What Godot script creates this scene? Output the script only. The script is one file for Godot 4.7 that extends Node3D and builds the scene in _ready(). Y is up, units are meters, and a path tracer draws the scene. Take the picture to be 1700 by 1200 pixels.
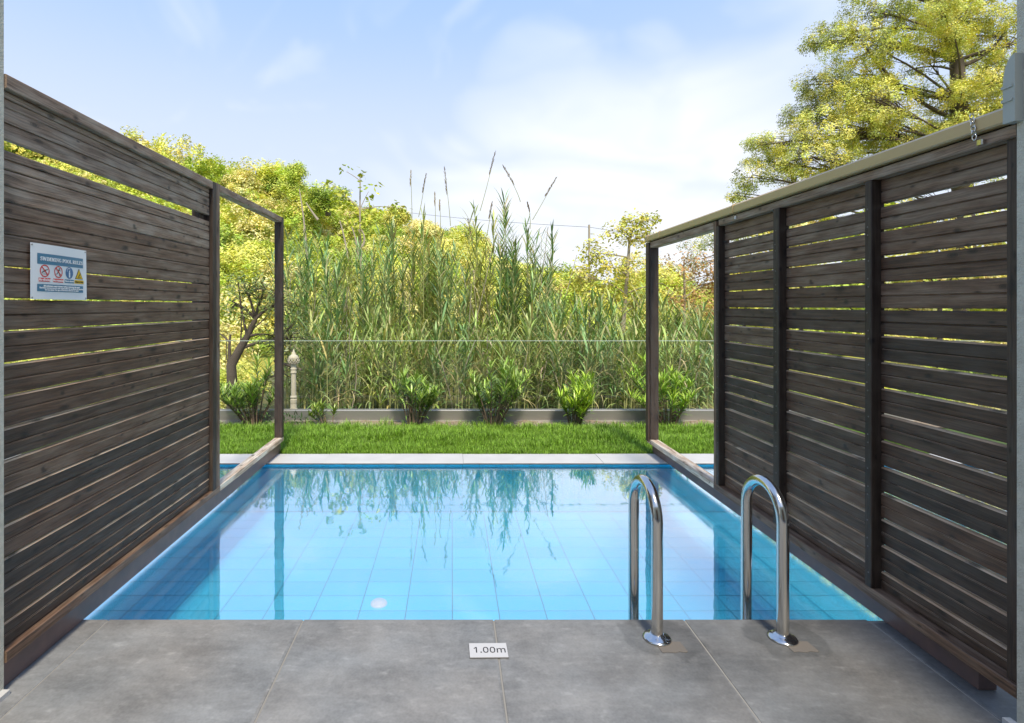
extends Node3D
# A small swim-up pool between two dark timber screens; lawn, shrubs, glass balustrade, reed bed and a sunlit hill beyond.
# World: deck surface is y = 0, the camera stands over the origin and looks along -z.

const EYE := 1.15
const WATER := -0.025
const FLOOR := -0.37

var rng := RandomNumberGenerator.new()
var names := {}
var M := {}


class Buf:
	var v := PackedVector3Array()
	var n := PackedVector3Array()
	var uv := PackedVector2Array()
	var c := PackedColorArray()
	var i := PackedInt32Array()

	# corners run counter-clockwise seen from outside
	func quad(a: Vector3, b: Vector3, d: Vector3, e: Vector3, ua := Vector2.ZERO, ub := Vector2(1, 0), ud := Vector2(1, 1), ue := Vector2(0, 1)) -> void:
		var k := v.size()
		v.append(a); v.append(b); v.append(d); v.append(e)
		uv.append(ua); uv.append(ub); uv.append(ud); uv.append(ue)
		i.append(k); i.append(k + 2); i.append(k + 1)
		i.append(k); i.append(k + 3); i.append(k + 2)

	func tri(a: Vector3, b: Vector3, d: Vector3) -> void:
		var k := v.size()
		v.append(a); v.append(b); v.append(d)
		uv.append(Vector2.ZERO); uv.append(Vector2(1, 0)); uv.append(Vector2(0.5, 1))
		i.append(k); i.append(k + 2); i.append(k + 1)

	func mesh() -> ArrayMesh:
		var a := []
		a.resize(Mesh.ARRAY_MAX)
		a[Mesh.ARRAY_VERTEX] = v
		if n.size() == v.size():
			a[Mesh.ARRAY_NORMAL] = n
		if uv.size() == v.size():
			a[Mesh.ARRAY_TEX_UV] = uv
		if c.size() == v.size():
			a[Mesh.ARRAY_COLOR] = c
		a[Mesh.ARRAY_INDEX] = i
		var m := ArrayMesh.new()
		m.add_surface_from_arrays(Mesh.PRIMITIVE_TRIANGLES, a)
		return m


# ---------------------------------------------------------------- naming

func numbered(called: String) -> String:
	var k: int = names.get(called, 0)
	names[called] = k + 1
	return called if k == 0 else "%s_%03d" % [called, k]


func tag(o: Node, label := "", category := "", group := "", kind := "") -> Node:
	if label: o.set_meta("label", label)
	if category: o.set_meta("category", category)
	if group: o.set_meta("group", group)
	if kind: o.set_meta("kind", kind)
	return o


func thing(called: String, label: String, category: String, at_: Vector3 = Vector3.ZERO, group := "") -> Node3D:
	var o := Node3D.new()
	o.name = numbered(called)
	add_child(o)
	o.position = at_
	tag(o, label, category, group)
	return o


func put(called: String, mesh: Mesh, mat: Material, parent: Node = null) -> MeshInstance3D:
	var o := MeshInstance3D.new()
	o.mesh = mesh
	o.material_override = mat
	if parent == null:
		o.name = numbered(called)
		add_child(o)
	else:
		var k: int = parent.get_meta("_n_" + called, 0)
		parent.set_meta("_n_" + called, k + 1)
		o.name = called if k == 0 else "%s_%03d" % [called, k]
		parent.add_child(o)
	return o


func struct(called: String, mesh: Mesh, mat: Material) -> MeshInstance3D:
	var o := put(called, mesh, mat)
	o.set_meta("kind", "structure")
	return o


# a point seen at pixel (x, y) of the 1700 x 1200 photograph, z metres away
func at(x: float, y: float, z: float) -> Vector3:
	return Vector3((x - 750.0) / 900.0 * z, EYE + (508.0 - y) / 900.0 * z, -z)


# ---------------------------------------------------------------- shapes

func box(b: Buf, x0: float, x1: float, y0: float, y1: float, z0: float, z1: float, uvs := 1.0) -> void:
	var p := [Vector3(x0, y0, z0), Vector3(x1, y0, z0), Vector3(x1, y1, z0), Vector3(x0, y1, z0), Vector3(x0, y0, z1), Vector3(x1, y0, z1), Vector3(x1, y1, z1), Vector3(x0, y1, z1)]
	for f in [[4, 5, 6, 7], [1, 0, 3, 2], [5, 1, 2, 6], [0, 4, 7, 3], [7, 6, 2, 3], [0, 1, 5, 4]]:
		var a: Vector3 = p[f[0]]
		var e1: float = (p[f[1]] - a).length() * uvs
		var e2: float = (p[f[3]] - a).length() * uvs
		b.quad(a, p[f[1]], p[f[2]], p[f[3]], Vector2(0, 0), Vector2(e1, 0), Vector2(e1, e2), Vector2(0, e2))


# a bar along an axis (0 x, 1 y, 2 z) with a closed profile (counter-clockwise looking against the axis); texture runs along the bar
func prism(b: Buf, profile: PackedVector2Array, axis: int, a: float, e: float, u0 := 0.0, v0 := 0.0, su := 0.625, sv := 2.5) -> void:
	var w := func(p: Vector2, t: float) -> Vector3:
		if axis == 0: return Vector3(t, p.x, p.y)
		if axis == 1: return Vector3(p.y, t, p.x)
		return Vector3(p.x, p.y, t)
	var n := profile.size()
	var run := 0.0
	for k in n:
		var p := profile[k]
		var q := profile[(k + 1) % n]
		var l := p.distance_to(q)
		b.quad(w.call(p, a), w.call(q, a), w.call(q, e), w.call(p, e), Vector2(u0, v0 + run * sv), Vector2(u0, v0 + (run + l) * sv), Vector2(u0 + (e - a) * su, v0 + (run + l) * sv), Vector2(u0 + (e - a) * su, v0 + run * sv))
		run += l
	# caps
	var tris := Geometry2D.triangulate_polygon(profile)
	for k in range(0, tris.size(), 3):
		var p0 := profile[tris[k]]
		var p1 := profile[tris[k + 1]]
		var p2 := profile[tris[k + 2]]
		if (p1 - p0).cross(p2 - p0) < 0.0:
			var s := p1; p1 = p2; p2 = s
		b.tri(w.call(p0, e), w.call(p1, e), w.call(p2, e))
		b.tri(w.call(p0, a), w.call(p2, a), w.call(p1, a))


func chamfered(x0: float, x1: float, y0: float, y1: float, ch := 0.003) -> PackedVector2Array:
	return PackedVector2Array([Vector2(x0 + ch, y0), Vector2(x1 - ch, y0), Vector2(x1, y0 + ch), Vector2(x1, y1 - ch), Vector2(x1 - ch, y1), Vector2(x0 + ch, y1), Vector2(x0, y1 - ch), Vector2(x0, y0 + ch)])


# bar by its extents along an axis: profile extents given in the order the axis expects
func bar(b: Buf, axis: int, x0: float, x1: float, y0: float, y1: float, z0: float, z1: float, u0 := 0.0, v0 := 0.0, ch := 0.003) -> void:
	if axis == 2: prism(b, chamfered(x0, x1, y0, y1, ch), 2, z0, z1, u0, v0)
	elif axis == 1: prism(b, chamfered(z0, z1, x0, x1, ch), 1, y0, y1, u0, v0)
	else: prism(b, chamfered(y0, y1, z0, z1, ch), 0, x0, x1, u0, v0)


func tube(b: Buf, pts: PackedVector3Array, radii: PackedFloat32Array, sides := 8, cap := true, color := Color(-1, 0, 0)) -> void:
	var side := Vector3.ZERO
	var first := b.v.size()
	for k in pts.size():
		var d := (pts[mini(k + 1, pts.size() - 1)] - pts[maxi(k - 1, 0)]).normalized()
		if side == Vector3.ZERO:
			side = d.cross(Vector3.UP if absf(d.y) < 0.9 else Vector3.RIGHT).normalized()
		side = (side - d * side.dot(d)).normalized()
		var up := side.cross(d)
		for s in sides + 1:
			var t := TAU * s / sides
			var nn := side * cos(t) + up * sin(t)
			b.v.append(pts[k] + nn * radii[k]); b.n.append(nn); b.uv.append(Vector2(float(s) / sides, k))
			if color.r >= 0.0: b.c.append(color)
	for k in pts.size() - 1:
		for s in sides:
			var p := first + k * (sides + 1) + s
			var q := p + sides + 1
			b.i.append_array(PackedInt32Array([p, p + 1, q, p + 1, q + 1, q]))
	if cap:
		for e in [0, pts.size() - 1]:
			var d: Vector3 = (pts[0] - pts[1]).normalized() if e == 0 else (pts[e] - pts[e - 1]).normalized()
			var m := b.v.size()
			b.v.append(pts[e]); b.n.append(d); b.uv.append(Vector2.ZERO)
			if color.r >= 0.0: b.c.append(color)
			for s in sides + 1:
				b.v.append(b.v[first + e * (sides + 1) + s]); b.n.append(d); b.uv.append(Vector2.ZERO)
				if color.r >= 0.0: b.c.append(color)
			for s in sides:
				if e == 0: b.i.append_array(PackedInt32Array([m, m + 2 + s, m + 1 + s]))
				else: b.i.append_array(PackedInt32Array([m, m + 1 + s, m + 2 + s]))


# a turned shape round the y axis through at_; profile of (radius, height) from bottom to top
func lathe(b: Buf, profile: PackedVector2Array, at_: Vector3, sides := 20, fold := 0.0, folds := 8) -> void:
	var first := b.v.size()
	var n := profile.size()
	for k in n:
		var d := profile[mini(k + 1, n - 1)] - profile[maxi(k - 1, 0)]
		var nr := Vector2(d.y, -d.x).normalized()
		for s in sides + 1:
			var t := TAU * s / sides
			var r := profile[k].x * (1.0 - fold * (0.5 + 0.5 * cos(t * folds)))
			b.v.append(at_ + Vector3(cos(t) * r, profile[k].y, sin(t) * r))
			b.n.append(Vector3(cos(t) * nr.x, nr.y, sin(t) * nr.x)); b.uv.append(Vector2(float(s) / sides, profile[k].y))
	for k in n - 1:
		for s in sides:
			var p := first + k * (sides + 1) + s
			var q := p + sides + 1
			b.i.append_array(PackedInt32Array([p, p + 1, q, p + 1, q + 1, q]))


func bez(a: Vector3, b: Vector3, c: Vector3, n: int) -> PackedVector3Array:
	var out := PackedVector3Array()
	for k in n + 1:
		var t := float(k) / n
		out.append(a.lerp(b, t).lerp(b.lerp(c, t), t))
	return out


func taper(r0: float, r1: float, n: int) -> PackedFloat32Array:
	var out := PackedFloat32Array()
	for k in n + 1: out.append(lerpf(r0, r1, float(k) / n))
	return out


func rnd(a: float, b: float) -> float:
	return rng.randf_range(a, b)


func ball() -> Vector3:
	while true:
		var p := Vector3(rnd(-1, 1), rnd(-1, 1), rnd(-1, 1))
		if p.length_squared() <= 1.0: return p
	return Vector3.ZERO


func jitter(c: Color, amount: float) -> Color:
	var k := 1.0 + rnd(-amount, amount)
	return Color(c.r * k * (1.0 + rnd(-0.12, 0.12)), c.g * k, c.b * k * (1.0 + rnd(-0.2, 0.2)))


# a folded rhombic leaf
func leaf(b: Buf, p: Vector3, dir: Vector3, side: Vector3, l: float, w: float, col: Color) -> void:
	var k := b.v.size()
	b.v.append(p); b.v.append(p + dir * l * 0.45 + side * w * 0.5); b.v.append(p + dir * l); b.v.append(p + dir * l * 0.45 - side * w * 0.5)
	for j in 4: b.c.append(col)
	b.i.append_array(PackedInt32Array([k, k + 2, k + 1, k, k + 3, k + 2]))


# an arching strip leaf
func blade(b: Buf, p: Vector3, dir: Vector3, l: float, w: float, droop: float, col: Color, seg := 4) -> void:
	var d := dir.normalized()
	var side := d.cross(Vector3.UP)
	if side.length() < 0.01: side = Vector3.RIGHT
	side = side.normalized()
	var k := b.v.size()
	var q := p
	for s in seg + 1:
		var t := float(s) / seg
		var ww := w * (0.55 + 0.9 * t if t < 0.5 else 2.0 * (1.0 - t)) * 0.5
		b.v.append(q - side * ww); b.v.append(q + side * ww)
		b.c.append(col); b.c.append(col)
		d = (d + Vector3.DOWN * droop / seg * (0.4 + 1.4 * t)).normalized()
		q += d * l / seg
	for s in seg:
		var m := k + s * 2
		b.i.append_array(PackedInt32Array([m, m + 2, m + 1, m + 1, m + 2, m + 3]))


func clump(b: Buf, c: Vector3, r: Vector3, n: int, l: float, w: float, col: Color, out_from: Vector3, spread := 0.8) -> void:
	for k in n:
		var o := ball()
		var p := c + o * r
		# leaves turn their faces outwards and up to the light
		var face := ((p - out_from).normalized() * 0.55 + ball() * spread + Vector3.UP * 0.55).normalized()
		var dir := face.cross(ball()).normalized()
		var side := dir.cross(face).normalized()
		leaf(b, p, dir, side, l * rnd(0.7, 1.25), w * rnd(0.7, 1.2), jitter(col, 0.25))


# ---------------------------------------------------------------- materials

func mat(called: String, c: Color, rough := 0.8, metal := 0.0) -> StandardMaterial3D:
	var m := StandardMaterial3D.new()
	m.resource_name = called
	m.albedo_color = c.linear_to_srgb()
	m.roughness = rough
	m.metallic = metal
	M[called] = m
	return m


func leaf_mat(called: String, rough: float, through: float) -> StandardMaterial3D:
	var m := mat(called, Color(1, 1, 1), rough)
	m.vertex_color_use_as_albedo = true
	m.cull_mode = BaseMaterial3D.CULL_DISABLED
	if through > 0.0:
		m.backlight_enabled = true
		m.backlight = Color(through, through, through * 0.6)
	return m


func noise(seed_: int, freq: float, octaves := 4, kind := FastNoiseLite.TYPE_SIMPLEX_SMOOTH) -> FastNoiseLite:
	var f := FastNoiseLite.new()
	f.seed = seed_
	f.noise_type = kind
	f.frequency = freq
	f.fractal_octaves = octaves
	return f


func picture(w: int, h: int, data: PackedByteArray) -> ImageTexture:
	return ImageTexture.create_from_image(Image.create_from_data(w, h, false, Image.FORMAT_RGB8, data))


func byte_of(x: float) -> int:
	return clampi(int((1.055 * pow(maxf(x, 0.0), 0.4167) - 0.055) * 255.0 + 0.5), 0, 255)


func wood_textures() -> Array:
	# 1024 x 512 for 1.6 m x 0.4 m: four boards one above the other
	var w := 1024
	var h := 512
	var grain := noise(11, 1.0, 3)
	var fine := noise(12, 1.0, 2)
	var blot := noise(13, 1.0, 3)
	var lum := PackedFloat32Array()
	lum.resize(w * h)
	var warm := PackedFloat32Array()
	warm.resize(w * h)
	var knots := []
	var r := RandomNumberGenerator.new()
	r.seed = 5
	for k in 46:
		knots.append([r.randf_range(36, w - 36), r.randf_range(26, h - 26), r.randf_range(3.0, 10.0), r.randf_range(0.6, 1.5)])
	for y in h:
		for x in w:
			# the length of the texture runs round a circle in the noise, so that it repeats without a seam
			var t := TAU * x / w
			var cx := cos(t)
			var cz := sin(t)
			var bend := blot.get_noise_3d(cx * 1.1, y * 0.012, cz * 1.1) * 10.0
			var g := grain.get_noise_3d(cx * 0.5, (y + bend) * 0.10, cz * 0.5)
			var f := fine.get_noise_3d(cx * 1.3, (y + bend) * 0.5, cz * 1.3)
			var s := fine.get_noise_3d(cx * 9.0 + 50.0, y * 0.8, cz * 9.0)
			var bl := blot.get_noise_3d(cx * 1.3 + 20.0, y * 0.016, cz * 1.3)
			lum[y * w + x] = 0.62 + g * 0.34 + f * 0.30 + s * 0.13 + bl * 0.42
			warm[y * w + x] = bl
	for kn in knots:
		for y in range(maxi(0, int(kn[1] - 24)), mini(h, int(kn[1] + 24))):
			for x in range(maxi(0, int(kn[0] - 34)), mini(w, int(kn[0] + 34))):
				var dx: float = (x - kn[0]) / kn[3]
				var dy: float = y - kn[1]
				var d: float = sqrt(dx * dx + dy * dy) / kn[2]
				if d < 1.0: lum[y * w + x] *= 0.2 + 0.32 * d + 0.16 * sin(d * 11.0)
				elif d < 1.9: lum[y * w + x] *= 0.72 + 0.28 * (d - 1.0) / 0.9
	var col := PackedByteArray()
	col.resize(w * h * 3)
	var bump := PackedByteArray()
	bump.resize(w * h * 3)
	for k in w * h:
		var l: float = clampf(lum[k], 0.12, 1.8)
		var grey: float = clampf(0.5 + warm[k] * 1.4, 0.0, 1.0)
		col[k * 3] = byte_of(l * lerpf(0.52, 0.47, grey))
		col[k * 3 + 1] = byte_of(l * lerpf(0.41, 0.44, grey))
		col[k * 3 + 2] = byte_of(l * lerpf(0.32, 0.39, grey))
		var q := clampi(int(lum[k] * 130.0), 0, 255)
		bump[k * 3] = q; bump[k * 3 + 1] = q; bump[k * 3 + 2] = q
	return [picture(w, h, col), picture(w, h, bump)]


func deck_texture() -> ImageTexture:
	# 1024 x 512 over x -1.5 .. 1.7 and z -2.0 .. -0.4; wet rings round the ladder feet
	var w := 1024
	var h := 512
	var a := noise(21, 1.0, 5)
	var b := noise(22, 1.0, 3)
	var data := PackedByteArray()
	data.resize(w * h * 3)
	for y in h:
		for x in w:
			var px := -1.5 + 3.2 * x / w
			var pz := -2.0 + 1.6 * y / h
			var tile := floorf((px + 1.258) / 0.7)
			var o := tile * 7.3
			var cloud := a.get_noise_2d(px * 2.3 + o, pz * 3.4 + o)
			var streak := b.get_noise_2d(px * 4.0 + o, pz * 34.0)
			var grit := b.get_noise_2d(px * 90.0, pz * 90.0)
			var scratch := pow(maxf(0.0, a.get_noise_2d(px * 12.0 + 40.0, pz * 26.0 + o) - 0.1), 2.0)
			var l := 0.205 + cloud * 0.075 + b.get_noise_2d(px * 28.0 + o, pz * 40.0) * 0.022 + streak * 0.018 + grit * 0.034 + scratch * 0.2 + a.get_noise_2d(px * 9.0, pz * 9.0 + o) * 0.028
			var warm := a.get_noise_2d(px * 1.7 + 70.0 + o, pz * 2.2) * 0.06
			for f in [Vector2(0.715, -1.885), Vector2(1.152, -1.885)]:
				var d := Vector2((px - f.x - 0.01) * 0.8, pz - f.y).length() + a.get_noise_2d(px * 6.0 + 5.0, pz * 6.0) * 0.05
				var wet := clampf((0.118 - d) / 0.012, 0.0, 1.0)
				l *= 1.0 - 0.27 * wet
			l *= lerpf(1.0, 0.66, smoothstep(0.0, 1.2, px + a.get_noise_2d(px * 3.0, pz * 3.0) * 0.5)) # darker towards the right
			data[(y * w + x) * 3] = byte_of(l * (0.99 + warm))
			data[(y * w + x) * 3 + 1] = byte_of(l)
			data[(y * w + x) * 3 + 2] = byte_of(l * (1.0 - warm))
	return picture(w, h, data)


func mottled(seed_: int, freq: float, lo: Color, hi: Color, size := 256, octaves := 5) -> NoiseTexture2D:
	var t := NoiseTexture2D.new()
	t.width = size
	t.height = size
	t.seamless = true
	t.noise = noise(seed_, freq, octaves)
	var g := Gradient.new()
	g.set_color(0, lo.linear_to_srgb())
	g.set_color(1, hi.linear_to_srgb())
	t.color_ramp = g
	return t


func normals(seed_: int, freq: float, strength: float, size := 256, octaves := 4) -> NoiseTexture2D:
	var t := NoiseTexture2D.new()
	t.width = size
	t.height = size
	t.seamless = true
	t.noise = noise(seed_, freq, octaves)
	t.as_normal_map = true
	t.bump_strength = strength
	return t


func make_materials() -> void:
	var wood := wood_textures()
	for k in [["wood_dark", Color(0.112, 0.078, 0.060)], ["wood_brown", Color(0.15, 0.097, 0.069)], ["wood_black", Color(0.076, 0.057, 0.047)], ["wood_grey", Color(0.38, 0.315, 0.27)], ["wood_silver", Color(0.80, 0.75, 0.68)], ["wood_worn_lit", Color(0.25, 0.192, 0.155)], ["wood_lit_edge", Color(0.68, 0.54, 0.42)], ["wood_tan", Color(0.21, 0.15, 0.112)], ["wood_rail", Color(0.24, 0.172, 0.132)], ["wood_post", Color(0.06, 0.046, 0.038)]]:
		var m := mat(k[0], k[1], 0.62)
		m.albedo_texture = wood[0]
		m.albedo_color = Color(k[1].r * 2.1, k[1].g * 2.1, k[1].b * 2.1).linear_to_srgb()
		m.heightmap_enabled = true
		m.heightmap_texture = wood[1]
		m.heightmap_scale = 0.16
	var st := mat("steel", Color(0.16, 0.115, 0.11), 0.45)
	st.albedo_texture = mottled(31, 0.02, Color(0.7, 0.7, 0.72), Color(1.1, 0.95, 0.9))
	st.uv1_triplanar = true
	st.uv1_scale = Vector3(2, 2, 2)
	var dk := mat("deck", Color(1, 1, 1), 0.55)
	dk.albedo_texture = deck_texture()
	mat("patch", Color(0.135, 0.122, 0.11), 0.85)
	mat("grout", Color(0.25, 0.24, 0.22), 0.9)
	var cop := mat("coping", Color(0.55, 0.545, 0.535), 0.6)
	cop.albedo_texture = mottled(33, 0.02, Color(0.86, 0.86, 0.86), Color(1, 1, 1))
	cop.uv1_triplanar = true
	mat("lip", Color(0.05, 0.05, 0.055), 0.8)  # dark colour stands for shade on the coping's front edge
	for k in 4:
		var s: float = [0.94, 1.0, 1.05, 0.98][k]
		var t := mat("pool_tile_%d" % k, Color(0.07 * s, 0.64 * s, 0.96 * s), 0.35)
		t.metallic_specular = 0.3
	mat("pool_grout", Color(0.012, 0.16, 0.26), 0.9)
	var wa := mat("water", Color(1, 1, 1, 0.0), 0.0)
	wa.albedo_color = Color(1, 1, 1, 0.0)
	wa.transparency = BaseMaterial3D.TRANSPARENCY_ALPHA
	wa.metallic_specular = 0.5
	wa.normal_enabled = true
	wa.normal_texture = normals(41, 0.011, 3.0, 512, 3)
	wa.normal_scale = 0.045
	mat("chrome", Color(0.62, 0.61, 0.59), 0.13, 1.0)
	mat("satin", Color(0.40, 0.39, 0.37), 0.32, 0.6)
	mat("white_plastic", Color(0.72, 0.72, 0.70), 0.35)
	mat("plate_side", Color(0.10, 0.10, 0.11), 0.5)
	mat("black_ink", Color(0.012, 0.012, 0.014), 0.5)
	var pp := mat("paper", Color(0.78, 0.79, 0.80), 0.25)
	pp.clearcoat_enabled = true
	pp.clearcoat = 0.5
	mat("sign_blue", Color(0.06, 0.20, 0.32), 0.3)
	mat("sign_red", Color(0.62, 0.05, 0.06), 0.3)
	mat("sign_round_blue", Color(0.04, 0.15, 0.33), 0.3)
	mat("sign_yellow", Color(0.72, 0.45, 0.01), 0.3)
	mat("sign_white", Color(0.82, 0.83, 0.84), 0.3)
	mat("plate_face", Color(0.50, 0.50, 0.51), 0.35)
	mat("sign_dark", Color(0.03, 0.03, 0.03), 0.3)
	var tr := mat("trunking", Color(0.47, 0.34, 0.16), 0.34)  # gold cast painted in: warm reflected light on grey plastic
	tr.metallic_specular = 0.6
	mat("duct", Color(0.37, 0.40, 0.37), 0.5)
	mat("dark_gap", Color(0.012, 0.012, 0.012), 0.9)
	mat("screw", Color(0.16, 0.15, 0.15), 0.4, 0.9)
	var stc := mat("stucco", Color(0.60, 0.58, 0.49), 0.95)
	stc.albedo_texture = mottled(51, 0.03, Color(0.75, 0.76, 0.76), Color(1.0, 1.0, 1.0))
	stc.uv1_triplanar = true
	stc.uv1_scale = Vector3(3, 3, 3)
	stc.normal_enabled = true
	stc.normal_texture = normals(52, 0.10, 8.0, 512, 3)
	stc.normal_scale = 0.4
	var soil := mat("soil", Color(0.33, 0.27, 0.20), 0.95)
	soil.albedo_texture = mottled(53, 0.05, Color(0.45, 0.42, 0.4), Color(1.1, 1.08, 1.05))
	soil.uv1_triplanar = true
	soil.uv1_scale = Vector3(2, 2, 2)
	mat("pebble", Color(0.42, 0.38, 0.32), 0.9)
	var tf := mat("turf", Color(0.07, 0.12, 0.02), 0.95)
	tf.albedo_texture = mottled(54, 0.04, Color(0.6, 0.6, 0.6), Color(1.1, 1.1, 1.0))
	tf.uv1_triplanar = true
	var hl := mat("hill_grass", Color(0.46, 0.43, 0.08), 0.95)
	hl.albedo_texture = mottled(55, 0.03, Color(0.55, 0.6, 0.5), Color(1.1, 1.05, 1.0), 512)
	hl.uv1_triplanar = true
	hl.uv1_scale = Vector3(0.25, 0.25, 0.25)
	mat("earth", Color(0.14, 0.14, 0.06), 0.95)
	mat("concrete", Color(0.42, 0.40, 0.36), 0.9)
	var gl := mat("glass", Color(1, 1, 1, 0.0), 0.0)
	gl.albedo_color = Color(0.9, 1.0, 0.96, 0.0)
	gl.transparency = BaseMaterial3D.TRANSPARENCY_ALPHA
	gl.metallic_specular = 0.3
	mat("glass_edge", Color(0.42, 0.49, 0.43), 0.2)
	mat("cream_stone", Color(0.52, 0.48, 0.36), 0.8)
	var bk := mat("bark", Color(0.13, 0.105, 0.08), 0.95)
	bk.albedo_texture = mottled(56, 0.06, Color(0.5, 0.5, 0.5), Color(1.2, 1.2, 1.2))
	bk.uv1_triplanar = true
	bk.uv1_scale = Vector3(4, 4, 4)
	mat("shrub_stem", Color(0.20, 0.145, 0.10), 0.9)
	mat("pale_wood", Color(0.38, 0.33, 0.25), 0.9)
	mat("plume", Color(0.20, 0.15, 0.10), 0.95)
	mat("cane", Color(0.34, 0.35, 0.14), 0.6)
	mat("wire", Color(0.05, 0.05, 0.05), 0.7)
	leaf_mat("leaf_gloss", 0.38, 0.3)
	leaf_mat("leaf_matt", 0.6, 0.6)
	leaf_mat("grass_blade", 0.55, 0.4)


# ---------------------------------------------------------------- sky

func sky_picture(sun: Vector3) -> ImageTexture:
	var w := 1024
	var h := 512
	var im := Image.create(w, h, false, Image.FORMAT_RGBF)
	var wisp := noise(61, 1.0, 5)
	var warp := noise(62, 1.0, 3)
	var banks := [] # soft cloud banks all round: direction, angular radius (wide, high), strength
	for k in [[17.0, 13.0, 22.0, 12.0, 1.5], [45.0, 24.0, 24.0, 10.0, 0.6], [-14.0, 33.0, 20.0, 6.0, 0.35], [-62.0, 18.0, 26.0, 10.0, 0.8], [95.0, 22.0, 28.0, 12.0, 0.8], [140.0, 14.0, 30.0, 12.0, 0.9], [190.0, 24.0, 28.0, 12.0, 0.8], [235.0, 15.0, 26.0, 11.0, 0.9], [-25.0, 60.0, 22.0, 12.0, 0.6], [80.0, 58.0, 26.0, 12.0, 0.7], [180.0, 60.0, 26.0, 14.0, 0.7]]:
		banks.append(k)
	var low := Color(1.0, 1.04, 1.10)
	var mid := Color(0.74, 0.85, 1.06)
	var high := Color(0.44, 0.65, 1.06)
	var top := Color(0.34, 0.52, 0.96)
	for y in h:
		var el := PI / 2 - (y + 0.5) / h * PI
		for x in w:
			var az := (x + 0.5) / w * TAU # column 0 lies along -z, columns run to the right
			var d := Vector3(sin(az) * cos(el), sin(el), -cos(az) * cos(el))
			var e := maxf(el, 0.0)
			var c := low.lerp(mid, smoothstep(0.03, 0.27, e)).lerp(high, smoothstep(0.22, 0.56, e)).lerp(top, smoothstep(0.5, 1.5, e))
			if el > -0.05:
				var hy := d.y + 0.28
				var p := Vector2(d.x, d.z) / hy * 0.8
				var q := p + Vector2(warp.get_noise_2d(p.x * 0.8, p.y * 0.8), warp.get_noise_2d(p.x * 0.8 + 30.0, p.y * 0.8)) * 0.6
				var n := 0.5 + 0.5 * wisp.get_noise_2d(q.x * 1.4 + 8.0, q.y * 2.1)
				var f := 0.5 + 0.5 * wisp.get_noise_2d(q.x * 4.2, q.y * 5.5 + 20.0)
				var bank := 0.0
				var a := rad_to_deg(az)
				var ed := rad_to_deg(el)
				for k in banks:
					var da := fposmod(a - k[0] + 180.0, 360.0) - 180.0
					da *= cos(el) if k[1] > 40.0 else 1.0
					bank = maxf(bank, k[4] * exp(-pow(da / k[2], 2.0) - pow((ed - k[1]) / k[3], 2.0)))
				var cl := clampf((n - 0.80 + bank * 0.62) * 1.6, 0.0, 1.0) * (0.42 + 0.75 * f)
				cl = maxf(cl, clampf((f * n - 0.31) * 1.2, 0.0, 0.36))
				c = c.lerp(Color(1.13, 1.15, 1.19), cl * 0.9)
			var g := maxf(d.dot(sun), 0.0)
			c += Color(0.55, 0.48, 0.38) * pow(g, 10.0)
			if el < 0.0: c = Color(0.35, 0.36, 0.30)
			im.set_pixel(x, y, c)
	return ImageTexture.create_from_image(im)


func _ready() -> void:
	rng.seed = 77
	var cam := Camera3D.new()
	cam.name = "camera"
	cam.position = Vector3(0, EYE, 0)
	cam.near = 0.05
	cam.far = 900.0
	cam.projection = Camera3D.PROJECTION_FRUSTUM
	cam.size = 2.0 * 600.0 / 900.0 * cam.near
	cam.frustum_offset = Vector2(100.0 / 900.0, -92.0 / 900.0) * cam.near
	add_child(cam)
	cam.current = true

	var sun := DirectionalLight3D.new()
	sun.name = "sun"
	sun.rotation_degrees = Vector3(-55, 7, 0) # high behind the camera, a little to the right
	sun.light_energy = 1.55
	sun.light_color = Color(1.0, 0.95, 0.86)
	sun.light_angular_distance = 10.0
	sun.shadow_enabled = true
	add_child(sun)

	var env := Environment.new()
	env.background_mode = Environment.BG_SKY
	var sky := Sky.new()
	var sm := PanoramaSkyMaterial.new()
	sm.panorama = sky_picture(sun.basis.z)
	sky.sky_material = sm
	env.sky = sky
	env.tonemap_mode = Environment.TONE_MAPPER_LINEAR
	env.tonemap_exposure = 1.0
	env.sdfgi_enabled = true
	env.ssao_enabled = true
	env.ssil_enabled = true
	var we := WorldEnvironment.new()
	we.name = "world"
	we.environment = env
	add_child(we)

	make_materials()
	build_ground()
	build_pool()
	build_screens()
	build_background()
	build_garden()
	build_small_things()


# ---------------------------------------------------------------- ground and hill

func skyline(u: float) -> float: # tangent of the elevation of the tree tops over the hill, by direction
	var pts := [[-1.1, 0.37], [-0.83, 0.345], [-0.57, 0.30], [-0.47, 0.262], [-0.39, 0.245], [-0.30, 0.225], [-0.21, 0.195], [-0.11, 0.155], [0.0, 0.118], [0.11, 0.075], [0.17, 0.045], [0.28, 0.035], [0.6, 0.04], [1.1, 0.05]]
	for k in pts.size() - 1:
		if u < pts[k + 1][0]:
			return lerpf(pts[k][1], pts[k + 1][1], clampf((u - pts[k][0]) / (pts[k + 1][0] - pts[k][0]), 0.0, 1.0))
	return pts[-1][1]


func hill_height(x: float, z: float) -> float:
	var d := -z
	var t := clampf((d - 12.5) / 28.0, 0.0, 1.0)
	var top := skyline(x / d) * 40.0 + EYE - 0.9
	var back := clampf((d - 40.0) / 30.0, 0.0, 1.0)
	return -0.52 + (top + 0.52) * (0.25 * t + 0.75 * t * t * (1.6 - 0.6 * t)) * (1.0 - 0.9 * back) + (sin(x * 0.7) * cos(z * 0.5) * 0.18 + (sin(x * 0.43 + 1.3) + sin(x * 0.91 + z * 0.3)) * 0.42 * t) * t


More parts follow.
